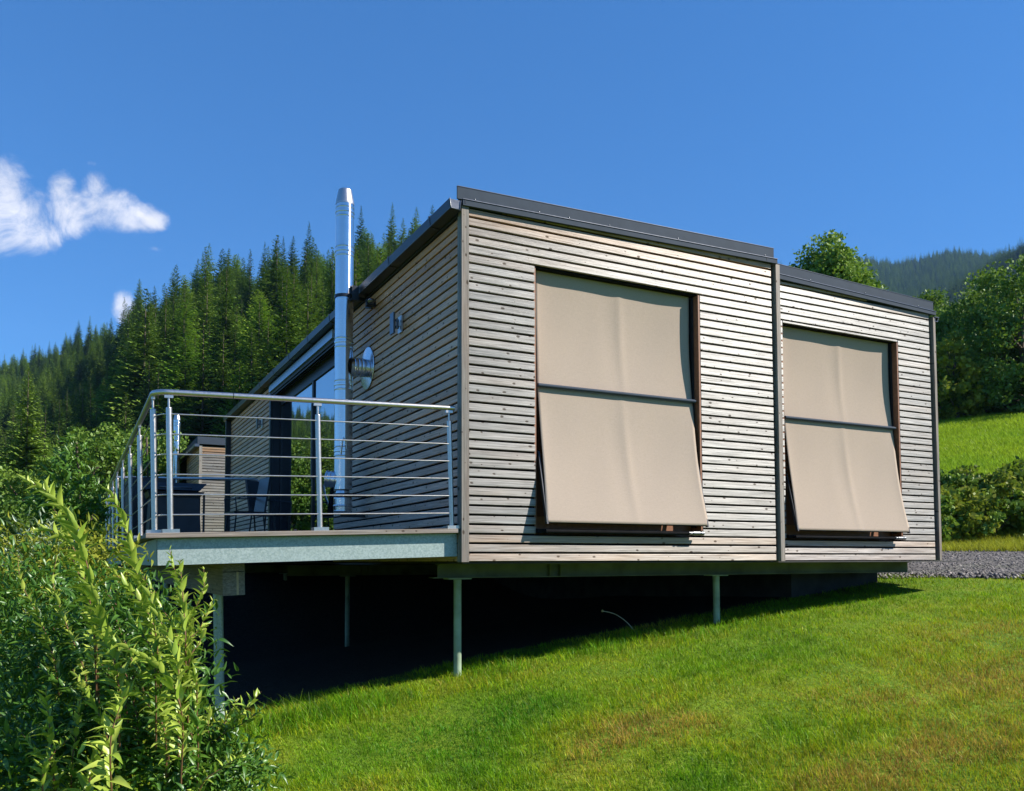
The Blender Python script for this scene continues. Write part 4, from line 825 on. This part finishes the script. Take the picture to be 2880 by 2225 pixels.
for i, (px, d, TY, R, ncl, lab_) in enumerate([(2760, 47, 830, 3.6, 170, 'big broadleaf tree in the middle of the group above the meadow'), (2900, 42, 765, 3.2, 150, 'tall broadleaf tree at the right end of the group above the meadow'), (2655, 52, 845, 2.6, 130, 'broadleaf tree next to the cabin end, left of the group above the meadow'),
                                         (2825, 52, 800, 3.2, 130, 'broadleaf tree behind the others in the group above the meadow'), (3060, 46, 760, 4.2, 100, 'broadleaf tree at the far right edge above the meadow')]):
    x, y = place(px, d); H = (0.0517 + (PY - TY) / F_PX) * d - gz(x, y); H /= 1.04; broadleaf('leafy_tree', lab_, x, y, H, R, ncl, 190, 0.18, 40 + i, group='broadleaf trees above the meadow', zc=.5, squash=1.1)
for i, (px, d, H, R, lab_) in enumerate([(2700, 41.5, 4.2, 1.5, 'bright green bush in front of the dark trees above the meadow'), (2650, 42, 2.6, 1.3, 'low round bush beside the cabin end at the top of the meadow'), (2790, 42.5, 2.6, 1.6, 'low dark bush at the upper edge of the meadow')]):
    x, y = place(px, d); broadleaf('leafy_bush', lab_, x, y, H, R, 60, 80, 0.2, 60 + i, 'bank' if i < 2 else 'maple', 'bushes at the top of the meadow', 'bush', zc=.45)
# shrubs on the bank beyond the path
k = 0
for i in range(80):
    px = 2600 + (330 * (i / 55.0) if i < 56 else 340 + 760 * (i - 56) / 24.0) + r_.uniform(-14, 14); d = [16.4, 17.2, 18.0, 18.8][i % 4] + r_.uniform(-.4, .4)
    x, y = place(px, d); yel = r_.random() < 0.55
    broadleaf('bank_shrub', 'yellow green leafy shrub on the bank beyond the gravel path' if yel else 'dark green leafy shrub on the bank beyond the gravel path', x, y, float(r_.uniform(.4, .85)), float(r_.uniform(.4, .7)), 26, 42, 0.095, 500 + i, 'bank' if yel else 'maple', 'shrubs on the bank beyond the path', 'shrub', zc=.4)
# low trees and undergrowth below the terrace on the left
for i, (px, d, H, R) in enumerate([(-40, 22, 3.0, 1.5), (90, 25, 3.2, 1.6), (240, 24, 2.8, 1.5), (380, 27, 3.4, 1.6)]):
    x, y = place(px, d); broadleaf('hedge_tree', ['low dark leafy tree at the left edge below the conifer wood', 'low leafy tree just right of the left edge below the conifer wood', 'low leafy tree behind the tall wind-blown shoots at the left', 'low leafy tree seen through the terrace railing posts'][i], x, y, H, R, 80, 170, 0.10, 90 + i, 'maple', 'undergrowth trees below the terrace', zc=.5)

# ------------------------------------------------------------------ foreground shrubs
def leaf_shape(curl, fold, nseg=4):
    vs = []; fs = []
    for i in range(nseg + 1):
        t = i / nseg; w = 0.155 * math.sin(math.pi * min(1, t ** 0.75)) * (1 if t < 1 else 0) + (0.006 if i in (0, nseg) else 0)
        z = -curl * t * t; x_ = t * (1 - 0.15 * curl * t)
        vs += [(x_, -w, z + fold * w), (x_, 0, z), (x_, w, z + fold * w)]
    for i in range(nseg):
        b = i * 3; fs += [(b, b + 1, b + 4, b + 3), (b + 1, b + 2, b + 5, b + 4)]
    return vs, fs
leaf_vf = [leaf_shape(c, f) for c, f in ((0.15, .7), (0.45, .5), (0.8, .6), (-0.2, .8))]
def leaf_meshes(mat):
    out_ = []
    for vs, fs in leaf_vf: m = MB(); m.add(vs, fs, True); out_.append(m.mesh('leaf', M[mat]))
    return out_
LM = {k: leaf_meshes(k) for k in ('shrub_new', 'shrub_old', 'pale_leaf')}
def catmull(pts, n):
    pts = [Vector(p) for p in pts]; P_ = [pts[0] * 2 - pts[1]] + pts + [pts[-1] * 2 - pts[-2]]; out_ = []
    for i in range(1, len(P_) - 2):
        for k in range(n):
            t = k / n; a, b, c, d = P_[i - 1], P_[i], P_[i + 1], P_[i + 2]
            out_.append(0.5 * ((2 * b) + (c - a) * t + (2 * a - 5 * b + 4 * c - d) * t * t + (3 * b - a - 3 * c + d) * t ** 3))
    out_.append(pts[-1]); return out_
WIND = Vector((-0.75, 0.15, 0.35)).normalized()
def leaf_matrix(p, d, nrm, s):
    x_ = d.normalized(); z_ = (nrm - x_ * nrm.dot(x_)); z_ = z_.normalized() if z_.length > 1e-4 else x_.orthogonal().normalized(); y_ = z_.cross(x_)
    m = Matrix((x_, y_, z_)).transposed().to_4x4() @ Matrix.Diagonal((s, s * random.uniform(.85, 1.2), s, 1)); m.translation = p; return m
LEAFN = {}; REST = {}
def flush_leaves():
    for (nm_, mat), ms in REST.items():
        Vs = []; Fs = []; o = 0
        for i, mt in enumerate(ms):
            vs, fs = leaf_vf[i % 4]; A_ = np.array(mt); W = np.array(vs) @ A_[:3, :3].T + A_[:3, 3]; Vs.append(W); Fs.append(np.array(fs) + o); o += len(vs)
        ob = link('foliage', np_mesh('foliage', np.concatenate(Vs), np.concatenate(Fs), M[mat], smooth=True), bpy.data.objects[nm_]); ob['kind'] = 'stuff'
def shoot(plant, pts, mat, size=0.07, gap=0.024, start=0.0, r0=0.0038, side=0.75, budget=[0]):
    pts = [pts[0] + Vector((0.02, 0.16, -0.30))] + list(pts); start = start * .4 + .06; gap = gap * .78
    pl = catmull(pts, 8); n = len(pl)
    m = MB(); m.tube(pl, [r0 * (1 - .75 * i / n) for i in range(n)], 6); m.build('stem', M['twig'], plant)
    L_ = [0]
    for i in range(1, n): L_.append(L_[-1] + (pl[i] - pl[i - 1]).length)
    s = L_[-1] * start; j = 0; cnt = 0
    while s < L_[-1]:
        i = max(k for k in range(n) if L_[k] <= s); i = min(i, n - 2); f = (s - L_[i]) / max(1e-6, L_[i + 1] - L_[i]); p = pl[i].lerp(pl[i + 1], f); t = (pl[i + 1] - pl[i]).normalized()
        az = j * 1.57 + random.uniform(-.5, .5); o = t.orthogonal().normalized(); o = (o * math.cos(az) + t.cross(o) * math.sin(az))
        fr = s / L_[-1]; sz = size * (0.75 + 0.5 * math.sin(math.pi * min(1, fr * .9 + .1))) * random.uniform(.75, 1.2) * (0.6 if fr > .95 else 1)
        d = (t * random.uniform(.5, 1.0) + o * side + WIND * 0.45 + Vector((0, 0, random.uniform(-.1, .25))))
        for sg in (1, -1):
            dd = (t * random.uniform(.5, 1.0) + o * side * sg + WIND * 0.4 + Vector((random.uniform(-.2, .2), random.uniform(-.2, .2), random.uniform(-.1, .25)))).normalized()
            nm = (t.cross(dd).cross(dd) * -1 + Vector((random.uniform(-.4, .4), random.uniform(-.4, .4), random.uniform(0, .6))) + t * .8)
            k_ = plant.name; LEAFN[k_] = LEAFN.get(k_, 0) + 1; mt = leaf_matrix(p, dd, nm, sz)
            if LEAFN[k_] <= 290: lo = link('leaf', random.choice(LM[mat]), plant); lo.matrix_basis = mt
            else: REST.setdefault((k_, mat), []).append(mt)
            cnt += 1
        s += gap * random.uniform(.7, 1.35); j += 1
    return cnt
def foliage(plant, blobs, mat, seed, name='foliage', size=0.055):
    r = np.random.default_rng(seed); Vb = [np.array(v) for v, f in leaf_vf]; Fb = np.array(leaf_vf[0][1])
    Vs, Fs = [], []; o = 0
    for (px, py, D, rx, rz_, ry, n) in blobs:
        c = np.array(at(px, py, D)); u = r.normal(size=(n, 3)); u /= np.linalg.norm(u, axis=1)[:, None]; rr = r.random(n)[:, None] ** 0.42
        wob = 1 + .3 * np.sin(u[:, :1] * 4 + seed) * np.cos(u[:, 2:] * 5 + seed)
        Pn = c + u * rr * wob * np.array([rx, ry, rz_])
        sub = r.integers(0, max(2, n // 9), n); Pn = Pn + r.normal(size=(max(2, n // 9), 3))[sub] * 0.03
        d = u * .8 + r.normal(size=(n, 3)) * .6 + np.array([-.25, 0, .25]); d /= np.linalg.norm(d, axis=1)[:, None]
        nm = r.normal(size=(n, 3)) * .6 + np.array([0, 0, 1.0]) + u * .4; nm -= d * (nm * d).sum(1)[:, None]; nm /= np.linalg.norm(nm, axis=1)[:, None]; yy = np.cross(nm, d)
        s = size * r.uniform(.6, 1.25, n); vi = r.integers(0, 4, n)
        base = np.array(Vb)[vi]                               # n,15,3
        W = Pn[:, None] + s[:, None, None] * (base[..., :1] * d[:, None] + base[..., 1:2] * yy[:, None] + base[..., 2:] * nm[:, None])
        k_ = W.shape[1]; Vs.append(W.reshape(-1, 3)); Fs.append((Fb[None] + (np.arange(n) * k_)[:, None, None] + o).reshape(-1, 4)); o += n * k_
    ob = link(name, np_mesh(name, np.concatenate(Vs), np.concatenate(Fs), M[mat], smooth=True), plant); ob['kind'] = 'stuff'; return ob
def A3(lst, D, dd=0.0): return [at(px, py, D + dd * i) for i, (px, py) in enumerate(lst)]
# main shrub, tall wind-blown shoots in front of the deck corner
s1 = thing('tall_shrub', 'tall wind-blown shrub with yellow green shoots in front of the terrace corner', 'shrub')
for pts, D, g_, sz in (([(470, 2050), (420, 1760), (384, 1607), (351, 1470), (318, 1400), (302, 1372)], 3.3, .026, .075), ([(520, 2050), (515, 1821), (526, 1739), (500, 1640), (477, 1545)], 3.4, .027, .06), ([(515, 1900), (540, 1740), (572, 1660), (573, 1600)], 3.5, .025, .055),
                     ([(518, 1830), (560, 1770), (598, 1690)], 3.4, .03, .055), ([(530, 1870), (560, 1810), (578, 1755)], 3.3, .028, .055), ([(440, 1800), (400, 1700), (330, 1620), (290, 1580)], 3.2, .03, .06),
                     ([(510, 2000), (450, 1880), (370, 1830), (320, 1800)], 3.1, .03, .065), ([(500, 1800), (440, 1690), (400, 1620)], 3.3, .028, .055)):
    shoot(s1, A3(pts, D, 0.02), 'shrub_new', sz, g_ * 1.0, 0.25)
rs = random.Random(5)
for i in range(22):
    bx, by = 440 + rs.uniform(-150, 120), 1950 + rs.uniform(-130, 150); lx = -95 + rs.uniform(-110, 90); ly = -190 + rs.uniform(-80, 60); D = rs.uniform(3.1, 3.6)
    shoot(s1, A3([(bx, by), (bx + lx * rs.uniform(.05, .3), by + ly * .35), (bx + lx * rs.uniform(.4, .7), by + ly * .72), (bx + lx, by + ly)], D, .03), 'shrub_new' if rs.random() < .6 else 'shrub_old', rs.uniform(.042, .06), .026, .2)
foliage(s1, [(410, 1870, 3.9, .28, .36, .3, 1300), (500, 1990, 3.8, .20, .26, .25, 700), (310, 1770, 4.0, .27, .28, .3, 900), (540, 2100, 3.6, .2, .18, .2, 600)], 'shrub_old', 1)
s2 = thing('tall_shrub', 'tall shrub whose long reddish shoots lean out at the left edge of the picture', 'shrub')
for pts, D, g_, sz in (([(330, 1900), (282, 1739), (241, 1574), (200, 1460), (140, 1390), (66, 1345)], 3.2, .024, .075), ([(263, 1760), (240, 1640), (205, 1540), (140, 1490), (105, 1500)], 3.3, .03, .06), ([(270, 1800), (255, 1700), (200, 1560), (180, 1480), (150, 1430)], 3.4, .03, .06),
                     ([(160, 1900), (120, 1760), (60, 1640), (50, 1560)], 3.8, .03, .055), ([(240, 1900), (180, 1740), (150, 1640), (160, 1560)], 3.7, .03, .055)):
    shoot(s2, A3(pts, D, 0.02), 'shrub_new', sz, g_, 0.22)
foliage(s2, [(130, 1830, 4.4, .60, .42, .4, 2600), (260, 1880, 4.1, .42, .42, .3, 1500), (60, 1700, 4.8, .5, .35, .4, 1500), (20, 1950, 4.2, .4, .4, .3, 1100)], 'shrub_old', 2)
s3 = thing('low_shrub', 'low fresh green shrub at the foot of the steel stilt beside the lawn', 'shrub')
for pts, D, g_, sz in (([(548, 2215), (603, 2095), (669, 2020), (735, 1945)], 3.5, .03, .06), ([(603, 2095), (690, 2030), (750, 1985)], 3.5, .03, .055), ([(600, 2100), (640, 2020), (669, 1962)], 3.6, .03, .055), ([(590, 2120), (585, 2040), (590, 1985)], 3.5, .03, .055), ([(560, 2200), (540, 2090), (560, 2020)], 3.4, .03, .055), ([(560, 2225), (640, 2150), (700, 2120)], 3.3, .032, .05)):
    shoot(s3, A3(pts, D, 0.01), 'shrub_old' if pts[0][0] % 2 else 'shrub_new', sz, g_, 0.2)
foliage(s3, [(560, 2170, 3.5, .26, .16, .22, 1100), (660, 2170, 3.6, .20, .12, .18, 600), (460, 2190, 3.4, .22, .14, .2, 700)], 'shrub_old', 3, size=.045)
s4 = thing('low_shrub', 'low bushy plant with yellowish leaves in the bottom left corner', 'shrub')
for pts, D, g_, sz in (([(150, 2180), (140, 2050), (128, 1930)], 3.2, .028, .06), ([(150, 2180), (90, 2100), (60, 2060)], 3.2, .03, .055), ([(200, 2180), (215, 2060), (225, 1960)], 3.3, .03, .055), ([(250, 2200), (320, 2060), (345, 1970), (400, 1945)], 3.1, .034, .07), ([(120, 2200), (150, 2120), (190, 2080)], 3.1, .03, .055), ([(310, 2100), (330, 2010), (350, 1960)], 3.0, .04, .075)):
    shoot(s4, A3(pts, D, 0.01), 'shrub_new', sz, g_, 0.15)
foliage(s4, [(110, 2150, 3.4, .34, .20, .25, 1500), (240, 2110, 3.6, .26, .2, .22, 800), (60, 2030, 3.7, .3, .2, .25, 800)], 'shrub_old', 4)
s5 = thing('pale_shrub', 'shrub with pale whitish leaves behind the tall shoots at the left', 'shrub')
foliage(s5, [(115, 1560, 6.0, .28, .22, .25, 700)], 'pale_leaf', 5, size=.05); shoot(s5, A3([(150, 1760), (130, 1640), (110, 1540)], 6.0), 'pale_leaf', .05, .04, .2)
s6 = thing('broad_shrub', 'broad olive green shrub at the left edge below the wood', 'shrub')
foliage(s6, [(60, 1640, 5.2, .55, .36, .4, 1900), (260, 1600, 5.4, .35, .3, .3, 1200), (-40, 1800, 5, .5, .5, .4, 900)], 'bank', 6, size=.055); shoot(s6, A3([(60, 1850), (70, 1700), (40, 1560)], 5.2), 'shrub_new', .055, .04, .2)

for nm_, lab_, bl, pts in (('young_tree', 'young leafy tree growing up behind the corner of the terrace railing', [(205, 1400, 8.8, .34, .40, .4, 900), (215, 1290, 8.8, .15, .22, .15, 150), (250, 1460, 8.8, .2, .3, .2, 300), (150, 1440, 8.9, .25, .2, .25, 250)], [(240, 1760), (235, 1560), (225, 1400), (215, 1245)]),
                           ('young_tree', 'thin leafy sapling showing between the terrace railing posts', [(415, 1330, 10.5, .16, .28, .16, 170), (325, 1260, 9.5, .07, .12, .08, 22)], [(420, 1640), (418, 1420), (412, 1230)])):
    t = thing(nm_, lab_, 'tree'); foliage(t, bl, 'shrub_old', 9, 'crown', .088); MB().tube(catmull(A3(pts, bl[0][2]), 6), .012, 6).build('trunk', M['bark'], t)
flush_leaves()

# ------------------------------------------------------------------ lawn, meadow, stones
patches = []                                               # (x, y, radius, dryness)
for px, py, rad_, dry in ((1760, 2060, 0.34, 0.75), (1950, 2040, .33, .45), (1600, 2140, .3, .5), (2860, 1930, .8, .5), (2720, 2120, .5, .5), (2400, 1960, .5, .3), (2760, 1780, .8, .3), (880, 1890, .6, .6), (1000, 1900, .5, .45), (1100, 2215, .5, .4), (1360, 1650, .5, .2), (2500, 2180, .4, .35), (2200, 2200, .4, .35), (620, 2000, .4, .5), (1800, 1760, .8, .3)):
    x, y, _ = ground_at(px, py); patches.append((x, y, rad_, dry))
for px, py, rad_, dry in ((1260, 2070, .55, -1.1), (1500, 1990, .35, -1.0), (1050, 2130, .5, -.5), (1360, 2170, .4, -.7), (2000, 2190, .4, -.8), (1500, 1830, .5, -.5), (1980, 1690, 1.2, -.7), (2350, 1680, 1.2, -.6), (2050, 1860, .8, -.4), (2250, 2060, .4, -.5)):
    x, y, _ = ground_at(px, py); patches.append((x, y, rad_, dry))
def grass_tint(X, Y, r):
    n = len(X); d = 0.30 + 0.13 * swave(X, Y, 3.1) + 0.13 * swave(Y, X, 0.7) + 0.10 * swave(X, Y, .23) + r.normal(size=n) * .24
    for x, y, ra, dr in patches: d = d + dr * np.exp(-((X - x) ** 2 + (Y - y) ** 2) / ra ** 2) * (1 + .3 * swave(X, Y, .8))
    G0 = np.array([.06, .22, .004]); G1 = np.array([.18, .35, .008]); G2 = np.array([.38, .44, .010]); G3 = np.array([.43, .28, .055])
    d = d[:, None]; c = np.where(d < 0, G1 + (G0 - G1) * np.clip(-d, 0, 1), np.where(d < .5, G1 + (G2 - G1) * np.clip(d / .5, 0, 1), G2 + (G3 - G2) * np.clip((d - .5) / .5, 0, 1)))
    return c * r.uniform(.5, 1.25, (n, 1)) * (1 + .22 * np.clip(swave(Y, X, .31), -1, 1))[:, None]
def blades(name, X, Y, h, w, r, tint, lean=0.45, label=None):
    Z = terrain(X, Y); n = len(X); a = r.uniform(0, 2 * math.pi, n); s = np.stack([np.cos(a), np.sin(a), 0 * a], 1)
    la = r.normal(size=(n, 2)) * lean + np.array([-.18, .05]); ld = np.stack([la[:, 0], la[:, 1], 0 * a], 1) * h[:, None]
    B0 = np.stack([X, Y, Z - .006], 1); hv = np.zeros((n, 3)); hv[:, 2] = h
    V = np.empty((n, 5, 3), np.float32); V[:, 0] = B0 - s * w[:, None] / 2; V[:, 1] = B0 + s * w[:, None] / 2
    mid = B0 + hv * .58 + ld * .35; V[:, 2] = mid + s * w[:, None] * .38; V[:, 3] = mid - s * w[:, None] * .38; V[:, 4] = B0 + hv + ld
    i = np.arange(n)[:, None] * 5; Fc = np.concatenate([i + np.array([[0, 1, 2]]), i + np.array([[0, 2, 3]]), i + np.array([[3, 2, 4]])], 1).reshape(-1, 3)
    o = link(name, np_mesh(name, V.reshape(-1, 3), Fc, M['grass'], np.repeat(tint, 5, 0))); tag(o, label=label, kind='stuff'); return o
r = np.random.default_rng(21)
NBL = 470000
d = np.exp(r.uniform(math.log(3.2), math.log(15.5), NBL)); px = r.uniform(-60, 2960, NBL); sd_x = r.random(NBL); px = np.where(sd_x > .90, r.uniform(2960, 4300, NBL), np.where(sd_x > .87, r.uniform(-1100, -60, NBL), px)); X, Y = polar(px, d)
w_ = 0.85 * X + 0.53 * Y; ok = (w_ < 6.8 + .15 * np.sin(X * 9) + .12 * np.sin(X * 3.1)) & ~((Y > 1.15) & (X < 6.2)) & ~((px < 560) & (d > 8)); X, Y, d = X[ok], Y[ok], d[ok]
h = r.uniform(.016, .056, len(X)) * (1 + .35 * swave(X, Y, 1.3) + .3 * swave(Y, X, .33)); edge = np.exp(-((Y - .50) / .30) ** 2) * np.clip((4.6 - X) / 1.5, 0, 1); lush = edge * np.clip(.5 + .9 * swave(X, Y, .9), 0, 1.6) * (r.random(len(X)) < .55); h = np.clip(h, .018, .08) + lush * r.uniform(.03, .15, len(X))
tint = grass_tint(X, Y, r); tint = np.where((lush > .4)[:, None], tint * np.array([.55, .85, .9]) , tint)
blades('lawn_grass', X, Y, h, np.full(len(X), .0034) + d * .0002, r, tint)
# verge behind the path, and the meadow on the slope
n = 30000; d = r.uniform(13.2, 18.0, n); px = np.where(r.random(n) < .7, r.uniform(2500, 2960, n), r.uniform(2960, 3900, n)); X, Y = polar(px, d); w_ = .85 * X + .53 * Y; ok = (w_ > 10.2) & (w_ < 14.5); X, Y = X[ok], Y[ok]
blades('verge_grass', X, Y, r.uniform(.05, .16, len(X)), np.full(len(X), .010), r, np.array([.34, .36, .03]) * r.uniform(.6, 1.3, (len(X), 1)))
n = 110000; d = r.uniform(17.6, 44.0, n); px = np.where(r.random(n) < .7, r.uniform(2560, 2960, n), r.uniform(2250, 3900, n)); X, Y = polar(px, d)
blades('meadow_grass', X, Y, r.uniform(.10, .26, n), np.full(n, .028), r, (np.array([.29, .42, .022]) + np.clip(swave(X, Y, 6), -1, 1)[:, None] * np.array([.03, .015, 0])) * r.uniform(.6, 1.3, (n, 1)), .35)
# gravel: loose stones where the path meets the lawn, below the cabin's end
ico = bmesh.new(); bmesh.ops.create_icosphere(ico, subdivisions=1, radius=1); IV = np.array([v.co[:] for v in ico.verts]); IF = np.array([[v.index for v in f.verts] for f in ico.faces]); ico.free()
n = 5200; px = r.uniform(2440, 2960, n); d = r.uniform(10.0, 16.0, n); X, Y = polar(px, d); w_ = .85 * X + .53 * Y; ok = (w_ > 6.4) & (w_ < 10.6) & (X > 5.75); X, Y, w_ = X[ok], Y[ok], w_[ok]; n = len(X)
s = r.uniform(.006, .018, n) * (1 + 1.1 * np.exp(-((w_ - 6.75) / .28) ** 2) * (X < 8.2)); Zt = terrain(X, Y) + .012
j = 1 + r.normal(size=(n, len(IV), 1)) * .16; W = IV[None] * j * s[:, None, None] * r.uniform(.6, 1.3, (n, 1, 3)) + np.stack([X, Y, Zt + s * .3], 1)[:, None]
o = link('loose_gravel', np_mesh('loose_gravel', W.reshape(-1, 3), (IF[None] + (np.arange(n) * len(IV))[:, None, None]).reshape(-1, 3), M['stone'])); tag(o, kind='stuff')
# a bent dandelion stalk at the edge of the shade
x, y, z = ground_at(1786, 1778); a = thing('dandelion_stalk', 'pale bent flower stalk leaning out of the grass against the dark underside', 'flower stalk', (x, y, z - .02))
b0 = Vector((x, y, z - .02)); dp = (b0 - CAM).dot(FW); P_ = [at(1786, 1778, dp) - b0, at(1765, 1752, dp) - b0, at(1735, 1730, dp) - b0, at(1712, 1722, dp) - b0, at(1694, 1719, dp) - b0]
MB().tube(catmull(P_, 4), 0.0045, 6).build('stalk', plain('pale_stalk', (.45, .42, .28), .6), a); e_ = P_[-1]
MB().lathe(e_ + Vector((.015, 0, .0)), (-1, 0, .1), [(0, 0), (.004, .010), (.016, .016), (.026, .010), (.03, 0)], 10).build('flower_head', plain('dry_flower', (.50, .40, .16), .8), a)

# ------------------------------------------------------------------ haze in the valley air
HB = MB().box(-2900, 2900, -2900, 2900, -60, 700); hm = bpy.data.materials.new('valley_haze'); hm.use_nodes = True; t_ = hm.node_tree; t_.nodes.clear()
vo_ = t_.nodes.new('ShaderNodeVolumePrincipled'); ho = t_.nodes.new('ShaderNodeOutputMaterial'); t_.links.new(vo_.outputs[0], ho.inputs['Volume'])
vo_.inputs['Color'].default_value = (0.34, 0.60, 1.0, 1); vo_.inputs['Density'].default_value = HAZE = 0.0001; vo_.inputs['Anisotropy'].default_value = 0.0
if HAZE > 0: hz = HB.build('haze', hm); tag(hz, kind='stuff')
